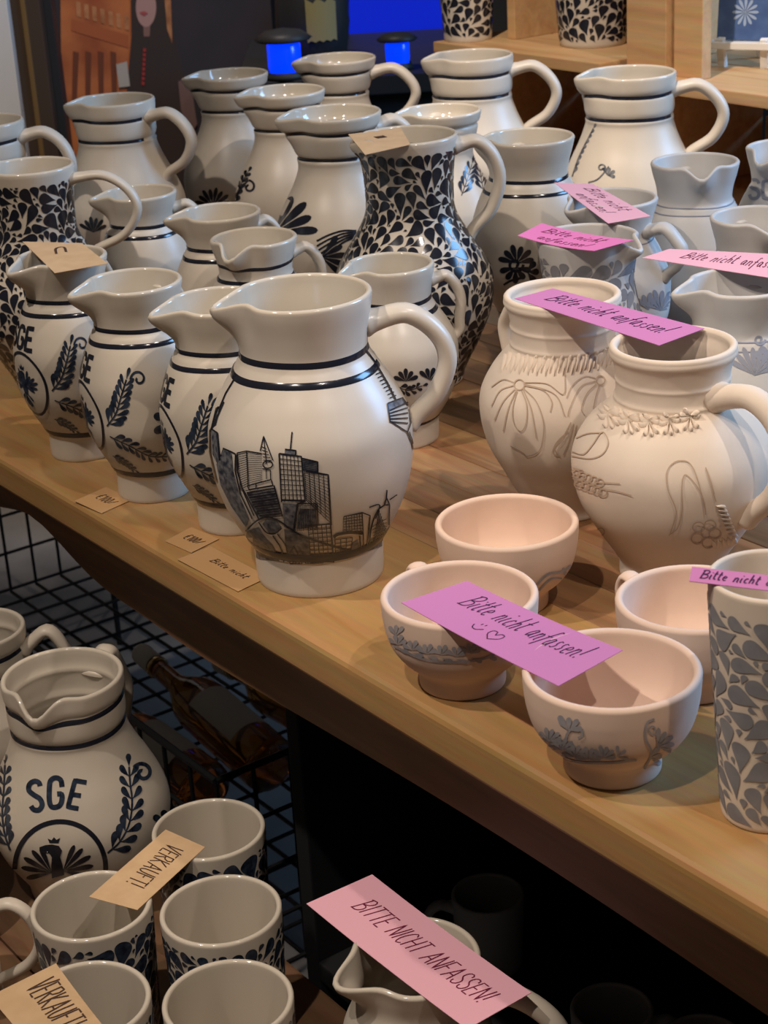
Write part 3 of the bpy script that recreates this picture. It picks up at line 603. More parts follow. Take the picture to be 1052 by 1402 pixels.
def sge_paint(q):
    H, R = q.H, q.R; sp = q.spout; root = q.root
    f = q.uvmap(sp, .44*H); u = R   # u unit = rim radius
    d = Dec(.0028); d.text('SGE', -.60*R, .76*R, .47*R, .10*R, adv=1.1); d.build('painted_lettering', root, 'paint', f)
    d = Dec(.0028); d.arc(0, -.08*R, .66*R, .74*R, .065*R); d.build('painted_ring', root, 'paint', f)
    d = Dec(.0028); eagle(d, 0, -.10*R, .54*R, 1.0); d.build('painted_eagle', root, 'blue', f)
    for sd in (-1, 1):
        d = Dec(.0028); d.frond([(sd*.78*R, -.10*R), (sd*1.02*R, .18*R), (sd*1.18*R, .55*R), (sd*1.30*R, .88*R)], 8, .36*R, .112*R, .80, sw=.032*R)
        d.spiral(sd*1.56*R, .88*R, .17*R, math.pi if sd > 0 else 0, 1.1, .045*R, -sd); d.build('painted_frond', root, 'blue', f)
        d = Dec(.0028); d.frond([(sd*.80*R, -.32*R), (sd*1.2*R, -.52*R), (sd*1.6*R, -.82*R), (sd*2.05*R, -.92*R)], 8, .29*R, .11*R, .85, sw=.032*R); d.build('painted_frond', root, 'blue', f)
        d = Dec(.0028); d.frond([(sd*.62*R, -.86*R), (sd*.9*R, -1.0*R), (sd*1.12*R, -1.22*R)], 5, .22*R, .09*R, .8, sw=.028*R); d.build('painted_frond', root, 'blue', f)
        d = Dec(.0028); d.fan(sd*2.1*R, -.05*R, math.radians(90 if sd > 0 else 0), math.radians(270 if sd > 0 else -180) if sd > 0 else math.radians(90), 4, .40*R, .17*R)
        d.drop(sd*2.1*R, -.05*R, math.radians(60 if sd > 0 else 120), .38*R, .16*R); d.build('painted_flower', root, 'blue', f)
def sge(key, label, px, py, rp, sp, hd):
    q = pot(key, 'crest_jug', label, 'jug', 'sge', 4.45, px, py, rp, spout=sp, handle=hd, group='SGE crest jugs along the table edge', slen=.34, sw=.27, **SM)
    striped(q, (.825, .765), .0034, gap=.25); q.band(.148, .0050); sge_paint(q); return q
sge('A1', 'SGE crest jug with a kraft paper card lying across its rim', 83, 353, 63.5, 220, 60)
sge('A2', 'SGE crest jug with empty open rim between the carded jug and its twin', 180.5, 387, 69, 204, 60)
sge('A3', 'SGE crest jug half hidden behind the skyline jug', 297, 414, 73.3, 200, 60)
# --- small plain striped jugs
q = pot('B', 'striped_jug', 'cream striped jug with painted flower frieze and ear handle behind the skyline jug', 'jug', 'sky', 4.05, 533, 363, 62, spout=205, handle=8, group=JG, mats=('cream', 'inner'), **SM)
striped(q, (.825, .765), .0034, gap=.25); q.band(.145, .0026)
d = Dec(3)
for x, y, a in ((588, 520, -1.2), (556, 522, -1.6), (612, 505, -1.0)): d.fan(x, y, a-1.2, a+1.2, 5, 18, 8)
d.frond([(590, 528), (608, 522), (624, 505), (630, 488)], 5, 15, 7, .8); d.frond([(545, 530), (560, 534), (578, 528)], 4, 12, 6, .8); d.build('painted_frieze', q.root, 'paint', q.pxmap())
q = pot('C1', 'striped_jug', 'small cream jug with two thin stripes and a long spout behind the wavy lipped one', 'jug', 'sge', 4.2, 300, 292, 57, spout=185, handle=30, group=JG, slen=.36, **SM); striped(q, (.825, .77), .0034, gap=.25)
q = pot('C2', 'striped_jug', 'small cream jug with wavy pouring lip, two stripes and ear handle', 'jug', 'sge', 4.15, 347, 327, 60, spout=243, handle=20, group=JG, slen=.26, sw=.24, dip=.24, **SM); striped(q, (.88, .80), .0030, gap=.25)
d = Dec(3); d.fan(300, 428, -2.4, -.6, 5, 16, 6); d.build('painted_flower', q.root, 'paint', q.pxmap())
q = pot('D', 'striped_jug', 'small shaded striped jug behind the handle of the leaf patterned jug', 'jug', 'sge', 4.2, 190, 265, 52, spout=188, handle=5, group=JG, slen=.34, **SM); striped(q, (.825, .765), .0034, gap=.25)
# --- leaf patterned jugs
q = pot('N', 'leaf_jug', 'tall jug covered in black leaves with a kraft card on its rim', 'jug', 'leaf', 5.0, 557, 187, 70, spout=183, handle=2, group='jugs covered in black leaves', hout=1.80, htop=.955, hbot=.60, hrise=.01, hw=.21, ht=.14, slen=.14, zn=.88); leafpot(q, .012, .965, .0160, .0038, seed=3, tries=36000, margin=.00032)
q = pot('E', 'leaf_jug', 'tall jug covered in black leaves standing behind the carded SGE jug', 'jug', 'leaf', 5.0, 40, 229, 62, spout=180, handle=352, group='jugs covered in black leaves', hout=2.35, htop=.945, hbot=.60, hrise=.01, hw=.16, ht=.11, slen=.14, zn=.88); leafpot(q, .012, .955, .0160, .0038, seed=4, tries=36000, margin=.00032)
# --- tall jugs at the back
BG = dict(group='tall striped jugs at the table back', hout=2.0, htop=.915, hbot=.58, hrise=.02, hw=.20, ht=.14)
def tall(key, label, prof, px, py, rp, sp, hd, k=4.2, bands=None, **kw):
    a = dict(BG); a.update(kw); q = pot(key, 'tall_jug', label, 'jug', prof, k, px, py, rp, spout=sp, handle=hd, slen=.20, sw=.30, dip=.05, **a)
    striped(q, bands or ((.915, .80) if prof == 'cyl' else (.935, .81)), .0036, gap=.33); return q
tall('F', 'tall jug at the table end of which mainly the large arched handle shows', 'cyl', -28, 168, 60, 180, 355, hbot=.52)
q = tall('G', 'tall cream jug with ridged neck, broad handle and broken stripes before the poster', 'cyl', 155, 138, 57, 185, 338)
d = Dec(3); d.fan(128, 318, -2.6, -.5, 6, 22, 10); d.build('painted_flower', q.root, 'paint', q.pxmap())
q = tall('H', 'tall funnel necked jug below the grey part of the poster', 'fun', 313, 103, 54.5, 182, 92, htop=.8, hout=1.6); d = Dec(3); d.fan(292, 282, -2.9, -.25, 8, 26, 11); d.build('painted_flower', q.root, 'paint', q.pxmap())
q = tall('I', 'tall funnel necked jug with a scroll painted on its shoulder', 'fun', 388, 126, 57.5, 190, 85, htop=.8, hout=1.6); d = Dec(2.5)
d.frond([(318, 280), (326, 262), (334, 246), (340, 236)], 5, 13, 6, .6); d.spiral(341, 256, 9, -1.6, 1.0, 3, 1); d.ribbon([(320, 280), (328, 262), (340, 247)], 2.5, curve=True); d.build('painted_scroll', q.root, 'paint', q.pxmap())
q = tall('J', 'tall funnel necked jug with a black fan flower beside the leaf jug', 'fun', 455, 156, 67.5, 192, 20, hout=1.75); d = Dec(3)
d.fan(376, 318, -1.45, -.05, 5, 60, 17); d.drop(372, 318, -1.35, 62, 8); d.ribbon([(372, 320), (386, 285), (398, 262)], 2, curve=True)
for k in range(5): d.ribbon([(434, 330+k*7), (450, 322+k*6), (470, 316+k*4), (488, 316+k*2)], 2.6, curve=True)
d.fan(440, 352, -.9, .7, 5, 36, 11); d.fan(452, 380, -.5, 1.2, 5, 30, 10); d.build('painted_flower', q.root, 'paint', q.pxmap())
tall('K', 'tall striped jug in front of the blue panel, handle against the dark counter', 'fun', 462, 81, 53, 184, 352)
q = tall('L', 'jug with blue leaf sprays half hidden behind the handle of the central leaf jug', 'fun', 603, 153, 56.5, 182, 95, bands=(.86,)); d = Dec(3)
d.frond([(632, 268), (640, 245), (646, 225)], 5, 18, 5.5, .7); d.frond([(662, 262), (658, 240), (656, 220)], 5, 16, 5, .7); d.build('painted_spray', q.root, 'blue', q.pxmap())
tall('M', 'tall ridged neck jug standing before the crate with the vases', 'cyl', 645, 77, 58, 184, 352)
q = tall('P', 'tall striped jug with rope line and small scroll before the pine crate with the tile', 'cyl', 862, 101, 64, 184, 350); d = Dec(2)
d.ribbon([(806, 250), (818, 246), (828, 236), (834, 228)], 2, curve=True); d.spiral(824, 230, 6, .6, 1.1, 2, -1); d.fan(832, 240, -2.0, .2, 4, 12, 5); d.frond([(784, 242), (792, 218), (803, 195), (813, 176)], 8, 11, 4.5, .35, sides=(1,), sw=1.5); d.build('painted_scroll', q.root, 'wash', q.pxmap())
q = pot('O', 'striped_jug', 'wide necked striped jug with black scroll flower between leaf jug and pink cards', 'jug', 'sge', 4.3, 723, 189, 64, spout=175, handle=100, group=JG, slen=.18, **SM); striped(q, (.815, .755), .0032); q.band(.13, .003)
d = Dec(2.5); d.spiral(706, 362, 11, 0, 1.2, 4, 1); d.fan(708, 360, -2.9, -.2, 6, 26, 12); d.fan(706, 366, .2, 2.9, 5, 22, 11); d.ribbon([(690, 390), (700, 384), (716, 380)], 3, curve=True); d.fan(722, 372, -.9, .9, 3, 18, 9); d.build('painted_flower', q.root, 'paint', q.pxmap())
# --- greyer unfired-looking jugs on the right
GG = dict(group='pale grey jugs on the table', mats=('grey', 'grey'))
q = pot('Q', 'pale_jug', 'plain pale jug with pouring lip turned to the front, before the pine crate', 'jug', 'sge', 4.3, 952, 223, 60.5, spout=268, handle=95, slen=.12, sw=.23, dip=.20, hout=1.55, htop=.9, hbot=.6, hrise=.02, **GG); q.band(.80, .0012, 'greyline'); q.band(.765, .0012, 'greyline')
q = pot('R', 'pale_jug', 'pale jug with faded grey SG lettering at the table side under the crate', 'jug', 'sge', 4.2, 1082, 203, 60, spout=222, handle=40, slen=.2, dip=.2, hout=1.55, htop=.9, hbot=.6, hrise=.02, **GG)
d = Dec(2); d.text('SGE', 1027, 272, 26, 4.5, flip=True); d.build('painted_lettering', q.root, 'greyline', q.pxmap())
q = pot('S', 'pale_jug', 'pale jug with grey blue collar beside the plain lipped jug', 'jug', 'sge', 4.2, 1036, 298, 63, spout=278, handle=100, slen=.2, dip=.16, hout=1.55, htop=.9, hbot=.6, hrise=.02, **GG); q.band(.80, .010, mat('pale_blue_slip', (.34, .37, .44), .6)); 
q = pot('T', 'pale_jug', 'pale jug with ear handle and pale pink card on its rim', 'jug', 'sge', 4.0, 838, 273, 63, spout=210, handle=330, slen=.24, hout=1.62, htop=.84, hbot=.60, hrise=.02, hw=.21, ht=.14, **GG); q.band(.79, .0012, 'greyline')
d = Dec(2.5); d.fan(905, 425, -2.7, -.3, 7, 30, 11); d.fan(888, 424, -2.4, -1.0, 4, 24, 9); d.build('painted_flower', q.root, 'greyline', q.pxmap())
q = pot('U', 'petal_jug', 'squat jug covered in grey petals with hot pink card on its rim', 'jug', 'milk', 3.75, 805, 325, 71, spout=322, handle=95, slen=.2, sw=.2, dip=.16, hout=1.6, zn=.84, **GG)
leafpot(q, .1, .93, .020, .006, 'greypetal', seed=8, tries=14000, name='painted_petals')
q = pot('V', 'pale_jug', 'pale jug with grey blue flower on its belly and long pink card across the rim', 'jug', 'sge', 4.2, 1014, 389, 76, spout=188, handle=60, slen=.30, sw=.24, dip=.1, hout=1.5, htop=.9, hbot=.6, hrise=.02, **GG); q.band(.80, .0012, 'greyline'); q.band(.765, .0012, 'greyline')
d = Dec(3); d.fan(1034, 514, -2.6, -.4, 8, 42, 15); d.fan(1060, 500, -2.6, -.4, 6, 34, 13); d.spiral(1040, 465, 8, 0, 1.2, 3); d.build('painted_flower', q.root, 'greyline', q.pxmap())
# --- raw clay jugs with scratched drawings
RW = dict(group='raw clay jugs with scratched flowers', mats=('bisque', 'bisque'), th=.0055)
q = pot('W', 'raw_jug', 'unglazed clay jug with scratched shell flowers and fringe under the pink card', 'jug', 'raw2', 3.85, 770, 405, 81, handle=122, hout=1.6, htop=.88, hbot=.62, **RW)
LN = q.pxmap(.0008)
d = Dec(3); cx, cy = 712, 527; d.arc(cx, cy, 7, 7, 1.6)
for pts in ([(705, 524), (690, 520), (674, 530)], [(704, 528), (686, 535), (674, 556)], [(706, 533), (690, 550), (678, 575)], [(719, 524), (750, 526), (772, 540), (774, 512)], [(719, 528), (745, 535), (756, 550), (754, 564)], [(718, 532), (735, 550), (745, 580), (742, 610), (735, 620), (722, 624), (718, 620), (700, 610)], [(715, 535), (722, 555), (721, 580), (714, 590), (705, 580), (703, 560), (709, 535)], [(717, 533), (728, 560), (735, 600)], [(708, 534), (697, 560), (690, 590)], [(719, 526), (760, 540), (774, 570)]): d.ribbon(pts, 1.25, curve=True)
cx, cy = 822, 521; d.arc(cx, cy, 6, 6, 1.6)
for pts in ([(815, 522), (795, 530), (780, 560), (778, 570)], [(816, 526), (803, 540), (796, 560), (800, 568)], [(820, 528), (815, 545), (812, 560)], [(815, 518), (800, 516), (784, 528), (776, 545)]): d.ribbon(pts, 1.25, curve=True)
for pts in ([(782, 578), (770, 600), (760, 612), (764, 622)], [(786, 580), (779, 605), (772, 622)], [(790, 582), (786, 600), (782, 640)], [(778, 590), (762, 606), (758, 620), (768, 624)]): d.ribbon(pts, 1.6, curve=True)
d.build('scratched_flowers', q.root, 'pinkline', LN)
d = Dec(3)
for k in range(26): x = 690+k*5.9; y = 484+9*math.sin(math.pi*k/25)-k*.25; d.drop(x-2, y+26-4*(k % 2), -1.35, 26, 6)
o = d.build('stamped_fringe', q.root, 'bisque', q.pxmap(.0001), q.pxmap(.0022))
q = pot('X', 'raw_jug', 'unglazed clay jug with big arched handle, stamped blossoms and scratched lines', 'jug', 'raw', 3.85, 922, 474, 88, handle=312, hout=2.15, htop=.83, hbot=.36, hrise=.03, hw=.23, ht=.19, **RW)
d = Dec(3)
for k in range(5):
    x, y = 826+k*27, 566+9*math.sin(k*.8)+k*1.0
    for a in (-.75, -.25, .25): d.drop(x+14, y+4, math.pi+.15-a, 19, 7)
    for a in (.8, 1.4, 2.0): d.drop(x+10, y+4, a, 18, 7)
    for a in (-.55, -.05): d.drop(x+8, y+2, a, 17, 6.5)
o = d.build('stamped_blossoms', q.root, 'bisque', q.pxmap(.0001), q.pxmap(.0034))
d = Dec(3)
for pts in ([(918, 730), (926, 700), (915, 670), (914, 645), (926, 632), (944, 634), (956, 660), (966, 700)], [(966, 704), (962, 680), (950, 660), (938, 650), (934, 665), (934, 700), (928, 722), (916, 732)], [(966, 640), (975, 670), (980, 686)], [(966, 640), (972, 656), (978, 676)], [(784, 618), (800, 622), (812, 610), (826, 592), (834, 606), (826, 622), (808, 628), (784, 624)], [(790, 600), (806, 594), (826, 593)], [(822, 668), (845, 672), (866, 678)], [(815, 660), (835, 661), (850, 662)]): d.ribbon(pts, 1.4, curve=True)
for k in range(10): d.arc(790+(k % 5)*8+4*(k//5), 648+(k//5)*14+(k % 5)*3, 6, 5, 1.6)
for k in range(4): d.ribbon([(783, 640+k*7), (800, 644+k*7)], 1.6)
d.arc(824, 727, 5, 5, 1.4)
for k in range(5): d.arc(966+math.cos(k*1.3)*13, 730+math.sin(k*1.3)*13, 8, 7, 1.6)
o = d.build('scratched_lines', q.root, 'pinkline', q.pxmap(.0008)); o['kind'] = 'stuff'
d = Dec(3)
for k in range(8): d.drop(980+k*2.3, 692+k*5.5, .15, 14, 6)
for k in range(5): d.drop(975+k*7, 738-k*1.5, 1.2, 13, 8)
d.build('applied_beading', q.root, 'bisque', q.pxmap(.0002), q.pxmap(.0018))
# --- unfired bowls
BW = dict(mats=('pinkclay', 'pinkclay'), th=.0048, group='unfired pink clay cups')
def lug(q, az):
    a = math.radians(az); e = np.array([math.cos(a), math.sin(a)]); R, H = q.R, q.H
    c = catmull([(R*.95, .82*H), (R*1.06, .94*H), (R*1.20, .95*H), (R*1.27, .78*H), (R*1.15, .58*H), (R*.90, .50*H)], 22); x = np.linspace(0, 1, 22)
    v, f = tube(np.stack([c[:, 0]*e[0], c[:, 0]*e[1], c[:, 1]], -1), R*.13+0*x, R*.06+0*x, (-e[1], e[0], 0)); pydata('ear_handle', v, f, M['pinkclay'], q.root, True)
q = pot('b1', 'clay_bowl', 'unfired pink clay bowl behind the others, empty and nearest the raw jugs', 'bowl', 'bowl', 1.22, 694, 716, 98.5, **BW)
d = Dec(3); d.ribbon([(735, 800), (750, 786), (770, 782), (786, 770)], 3, curve=True); d.ribbon([(738, 808), (755, 792), (775, 792)], 2.5, curve=True); d.fan(776, 792, -1.9, -.6, 3, 16, 7); d.build('painted_spray', q.root, 'rawblue', q.pxmap())
q = pot('b2', 'clay_cup', 'unfired clay cup beside the skyline jug, one end of a pink card on it', 'cup', 'bowl', 1.22, 629, 815, 108.5, **BW); lug(q, 115)
d = Dec(3)
for k in range(9): d.fan(545+k*20, 884+14*math.sin(math.pi*k/8)+random.uniform(-3, 3), -2.6, -.4, 4, 15, 7); d.drop(545+k*20, 888+14*math.sin(math.pi*k/8), .3, 16, 6)
d.ribbon([(540, 884), (580, 902), (620, 906), (660, 902), (700, 884)], 3, curve=True); d.fan(543, 870, -2.2, -.9, 3, 16, 7); d.build('painted_spray', q.root, 'rawblue', q.pxmap())
q = pot('b3', 'clay_cup', 'unfired clay cup with grey flower scrolls beside the tumbler, pink card on its rim', 'cup', 'bowl', 1.22, 838, 918, 123, **BW); lug(q, 122)
d = Dec(3)
d.ribbon([(752, 1018), (772, 1016), (778, 1003), (786, 996), (796, 998), (798, 1006), (792, 1010)], 3.2, curve=True); d.fan(780, 1000, -2.3, -.2, 4, 20, 8); d.drop(778, 1000, -2.1, 24, 9)
for x, y in ((788, 1036), (806, 1040), (826, 1038), (770, 1026), (752, 1014)): d.fan(x, y, -2.9, -.1, 6, 19, 8)
d.ribbon([(748, 1018), (780, 1040), (830, 1044), (872, 1040)], 3, curve=True); d.fan(846, 1036, -1.6, .2, 3, 16, 5); d.spiral(894, 998, 8, 0, 1.2, 2, 1)
d.ribbon([(882, 1052), (892, 1030), (884, 1010), (886, 990), (896, 984)], 3, curve=True); d.fan(900, 1022, -1.5, .3, 5, 26, 10); d.fan(890, 1036, -.8, .6, 3, 18, 7); d.build('painted_spray', q.root, 'rawblue', q.pxmap())
q = pot('b4', 'clay_cup', 'unfired clay cup half hidden by the tall grey petal tumbler', 'cup', 'bowl', 1.22, 951, 821, 108, **BW); lug(q, 127)
q = pot('Z', 'petal_tumbler', 'tall tapering tumbler covered in grey petals with a pink card on its rim', 'tumbler', 'tumbler', 4.25, 1058, 790, 88, mats=('bisque', 'bisque'), th=.0034)
leafpot(q, .02, .93, .0170, .0045, 'greypetal', seed=12, tries=26000, name='painted_petals', margin=.00045)
# ================================================================== lower shelf pots
q = pot('big', 'crest_jug', 'large round SGE crest jug with eagle ring on the low shelf', 'jug', 'cyl', 3.95, 85, 926, 84, z0=LZ, spout=252, handle=66, slen=.10, sw=.24, dip=.26, hout=1.75, htop=.87, hrise=.08)
striped(q, (.905, .795), .0036, gap=.3); f = q.pxmap()
SX = lambda x, y: (x/4.208, 1000+y/4.208)
d = Dec(2.5)
for st, w in (([(232, 320), (225, 300), (200, 292), (172, 310), (168, 345), (195, 370), (232, 395), (244, 430), (225, 458), (195, 455), (180, 435)], 7), ([(358, 325), (350, 285), (320, 272), (292, 290), (285, 340), (286, 410), (300, 440), (335, 438), (354, 415), (356, 368), (330, 366)], 7)): d.ribbon([SX(*p) for p in st], w, curve=True)
for st in ([(498, 300), (432, 288), (392, 440), (452, 450)], [(412, 368), (466, 376)]): d.ribbon([SX(*p) for p in st], 6.5)
d.build('painted_lettering', q.root, 'blue', f)
d = Dec(2.5); cx, cy = SX(348, 790); d.arc(cx, cy, 62, 63, 6.5, 150, 390); d.build('painted_ring', q.root, 'paint', f)
d = Dec(2.5); cx, cy = SX(322, 770)
P = lambda pts: d.poly([SX(*p) for p in pts])
P([(268, 668), (240, 700), (228, 672), (262, 660), (300, 656), (340, 664), (358, 690), (348, 730), (360, 770), (370, 830), (300, 850), (296, 780), (300, 730), (285, 706), (300, 690)]); P([(286, 648), (276, 622), (298, 632), (312, 614), (326, 630), (348, 618), (338, 648)])
for sd, bx, by in ((-1, 300, 790), (1, 362, 780)):
    for a, L in ((1.15, 165), (.85, 175), (.5, 185), (.18, 180), (-.2, 150)):
        x, y = SX(bx, by+30); ang = -a if sd > 0 else math.pi+a; d.drop(x, y, ang, L/4.208, 7)
d.build('painted_eagle', q.root, 'paint', f)
d = Dec(2.5); d.frond([SX(*p) for p in [(620, 705), (690, 640), (742, 540), (760, 420), (748, 300), (742, 210)]], 8, 26, 10.5, .80, sw=2.6, grow=lambda x: 1-.25*x); x, y = SX(820, 245); d.spiral(x, y, 14, -2.6, 1.15, 5, 1); d.build('painted_frond', q.root, 'blue', f)
d = Dec(2.5); d.frond([SX(*p) for p in [(60, 690), (30, 600), (15, 480), (25, 330), (30, 200)]], 8, 22, 9, .7, sw=2.6); d.build('painted_frond', q.root, 'blue', f)
d = Dec(2.5); x, y = SX(960, 540); d.fan(x, y, -2.6, -.3, 4, 22, 10); d.build('painted_flower', q.root, 'blue', f)
q = pot('low2', 'tall_jug', 'striped low shelf jug behind the big crest jug, mainly its broad handle showing', 'jug', 'cyl', 3.95, -32, 862, 66, z0=LZ, spout=190, handle=0, hout=2.0, htop=.87, hbot=.55, hrise=.10); striped(q, (.905, .795), .0036, gap=.3)
q = pot('low3', 'tall_jug', 'jug on the low shelf beside the big crest jug, mostly out of view', 'jug', 'cyl', 3.95, -176, 985, 84, z0=LZ, spout=250, handle=70, hout=1.75); striped(q, (.905, .795), .0036, gap=.3)
d = Dec(2.5); d.frond([(-6, 1060), (-6, 1010), (-16, 970)], 4, 20, 9, .7); d.build('painted_frond', q.root, 'blue', q.pxmap())
q = pot('mug', 'plain_mug', 'plain cream mug with arched handle at the rim of the low shelf', 'mug', 'cup', 2.4, -84, 1232, 72, z0=LZ, handle=350, hout=1.9, htop=.93, hbot=.25, hrise=.06, hw=.16, ht=.12)
CUPS = [('c1', 'leaf patterned cup beside the SGE jug carrying the upper end of a kraft card', 287, 1148, 72), ('c2', 'leaf patterned cup before the SGE jug with one end of a kraft card', 124, 1233, 87),
        ('c3', 'leaf patterned cup without card between the two kraft cards and the wire basket', 302, 1243, 86), ('c4', 'leaf patterned cup with a kraft card leaning over its near side', 118, 1378, 87), ('c5', 'leaf patterned cup without card nearest the milk jug', 312, 1368, 92)]
for n_, (k_, lab, px, py, rp) in enumerate(CUPS):
    R_, p = fit(px, py, rp, 2.4, LZ); q = Pot('leaf_cup', lab, 'cup', 'cup', .0410, .0984, (p[0], p[1], LZ), group='leaf patterned cups on the low shelf', mats=('glaze', 'inner'), th=.0038); POT[k_] = q
    if n_ == 0: lp = leafpot(q, .05, .93, .0185, .0045, 'blue', seed=21, tries=26000, margin=.0003)
    else:
        c = lp.copy(); COL.objects.link(c); c.parent = q.root; c.rotation_euler = (0, 0, 1.3*n_)
q = pot('milk', 'milk_jug', 'small plain cream milk jug under the pink card on the low shelf', 'jug', 'milk', 2.45, 566, 1312, 93, z0=LZ, spout=203, handle=335, slen=.28, sw=.30, dip=.06, hout=2.3, htop=.84, hbot=.35, hrise=.05, hw=.20, ht=.15, zn=.7)
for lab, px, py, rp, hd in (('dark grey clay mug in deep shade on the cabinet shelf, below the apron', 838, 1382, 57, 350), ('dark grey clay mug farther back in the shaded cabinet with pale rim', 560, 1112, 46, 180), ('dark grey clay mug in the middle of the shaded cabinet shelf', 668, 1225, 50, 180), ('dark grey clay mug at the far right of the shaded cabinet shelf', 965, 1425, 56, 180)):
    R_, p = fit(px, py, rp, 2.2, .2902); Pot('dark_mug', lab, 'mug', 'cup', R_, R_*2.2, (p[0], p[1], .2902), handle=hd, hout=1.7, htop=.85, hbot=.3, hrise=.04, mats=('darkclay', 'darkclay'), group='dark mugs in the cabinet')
# ================================================================== skyline drawing
q = POT['sky']; f1 = q.pxmap(.0006); f0 = q.pxmap(.0004); KX = lambda x, y: (280+x/3.507, 550+y/3.507)
ds, dw = Dec(2.5), Dec(3)
L = lambda pts, w=1.3, c=False: ds.ribbon([KX(*p) for p in pts], w, curve=c)
Wp = lambda pts: dw.poly([KX(*p) for p in pts])
def grid(a, b, c, e, nx, ny, w=.9):      # quad corners: top-left, top-right, bottom-right, bottom-left
    a, b, c, e = map(np.array, (a, b, c, e))
    for k in range(nx+1): t = k/max(nx, 1); L([a+(b-a)*t, e+(c-e)*t], w)
    for k in range(ny+1): t = k/max(ny, 1); L([a+(e-a)*t, b+(c-b)*t], w)
grid((360, 248), (466, 262), (484, 470), (372, 470), 6, 9, 1.1); L([(360, 248), (466, 262), (484, 470)], 2); L([(360, 248), (372, 480)], 2); Wp([(388, 230), (438, 234), (438, 254), (386, 250)]); L([(414, 230), (422, 145)], 1.8); L([(388, 228), (440, 234), (438, 256)], 2)
grid((466, 270), (544, 288), (544, 342), (470, 330), 0, 7); Wp([(468, 272), (544, 288), (544, 340), (472, 328)]); L([(466, 270), (544, 288), (544, 345)], 2)
grid((480, 332), (594, 350), (606, 580), (490, 470), 5, 14, .9); L([(488, 332), (594, 350), (608, 590)], 2.4)
grid((448, 486), (540, 490), (545, 610), (440, 620), 12, 0, .7); L([(372, 470), (486, 474), (448, 490), (430, 620)], 2.6); Wp([(376, 486), (444, 488), (432, 620), (384, 600)]); L([(448, 486), (542, 488), (546, 590)], 1.6); Wp([(456, 512), (536, 514), (540, 600), (446, 610)])
grid((498, 594), (606, 586), (618, 766), (512, 770), 5, 9, 1.1); L([(498, 594), (606, 584), (620, 770)], 2)
grid((160, 245), (205, 236), (212, 400), (176, 420), 0, 16, .8); grid((205, 236), (278, 248), (280, 380), (212, 400), 0, 15, .7); L([(160, 245), (205, 236), (278, 248)], 1.6); L([(205, 236), (212, 400)], 1.4); L([(160, 245), (160, 330), (185, 420), (240, 545)], 1.8)
L([(270, 236), (286, 165), (330, 280)], 1.5); L([(286, 165), (300, 300)], 1.2); ds.arc(*KX(306, 300), 6.5, 5, 1.6)
for k in range(5): L([(276+k*2, 215+k*16), (300+k*6, 225+k*14)], 1.1)
L([(280, 320), (318, 325), (320, 370)], 1.3); L([(298, 320), (300, 370)], 1); L([(210, 402), (322, 372), (330, 400), (216, 420), (210, 402)], 1.6); L([(250, 392), (250, 412)], 1.3)
for k in range(13): L([(200+k*6, 425+k*11), (336+k*3.4, 402+k*12)], 1.9 if k % 2 else 1.1)
L([(336, 400), (376, 550)], 2); L([(190, 420), (262, 560)], 1.6); Wp([(205, 440), (338, 420), (366, 540), (262, 560)])
Wp([(92, 222), (132, 240), (140, 330), (170, 450), (215, 560), (200, 600), (130, 500), (80, 400), (60, 300), (74, 270), (92, 276)]); Wp([(36, 130), (66, 150), (74, 210), (72, 280), (60, 290), (40, 250)])
L([(92, 222), (134, 240), (152, 250), (150, 330), (175, 440), (232, 560)], 1.8); L([(96, 0), (70, 60), (48, 110), (30, 140), (30, 240), (60, 380)], 2.2); L([(60, 30), (76, 34), (56, 110), (38, 120), (60, 30)], 1.4); L([(36, 130), (66, 150), (76, 280)], 2)
L([(200, 620), (250, 572), (300, 552), (360, 570), (430, 620), (520, 660), (610, 690), (690, 712)], 2.2, True); L([(262, 575), (300, 625), (340, 630), (372, 605)], 1.6, True); Wp([(300, 560), (350, 572), (372, 600), (340, 626), (310, 625), (280, 585)])
L([(330, 640), (368, 700), (384, 768)], 1.5, True); L([(352, 632), (392, 690), (404, 766)], 1.5, True)
Wp([(205, 620), (262, 600), (300, 660), (330, 690), (362, 765), (270, 755), (215, 735), (200, 680)]); Wp([(384, 610), (500, 650), (510, 730), (470, 770), (404, 768), (390, 690)])
grid((410, 735), (466, 735), (470, 775), (412, 775), 4, 2, 1); L([(410, 730), (430, 690), (450, 730)], 1.4); grid((486, 740), (570, 745), (570, 772), (486, 775), 7, 2, .9)
grid((668, 550), (756, 534), (760, 620), (668, 625), 7, 6, .9); L([(668, 550), (756, 530), (794, 545), (780, 690)], 1.6); L([(756, 532), (764, 700)], 1.4)
L([(620, 650), (640, 635), (700, 626), (758, 630)], 3.6, True); grid((626, 660), (710, 650), (700, 740), (630, 752), 3, 5, 1.0); Wp([(706, 680), (736, 660), (746, 700), (700, 720)]); L([(744, 640), (752, 715)], 2)
L([(874, 422), (872, 460), (862, 495), (886, 492), (872, 460)], 1.8); L([(862, 495), (830, 520), (800, 600), (790, 690)], 1.8, True); L([(886, 492), (884, 600), (860, 680)], 1.8); L([(790, 505), (830, 492), (840, 500), (820, 560)], 1.6, True); L([(886, 470), (922, 445)], 1.4)
for k in range(9): L([(808+k*7, 690-k*4), (838+k*5, 520+k*14)], 1.2)
for k in range(6): L([(800+k*3, 600+k*14), (872, 560+k*18)], .9)
Wp([(800, 655), (836, 652), (838, 676), (802, 680)])
Wp([(700, 722), (790, 690), (870, 650), (884, 664), (860, 690), (700, 745)])
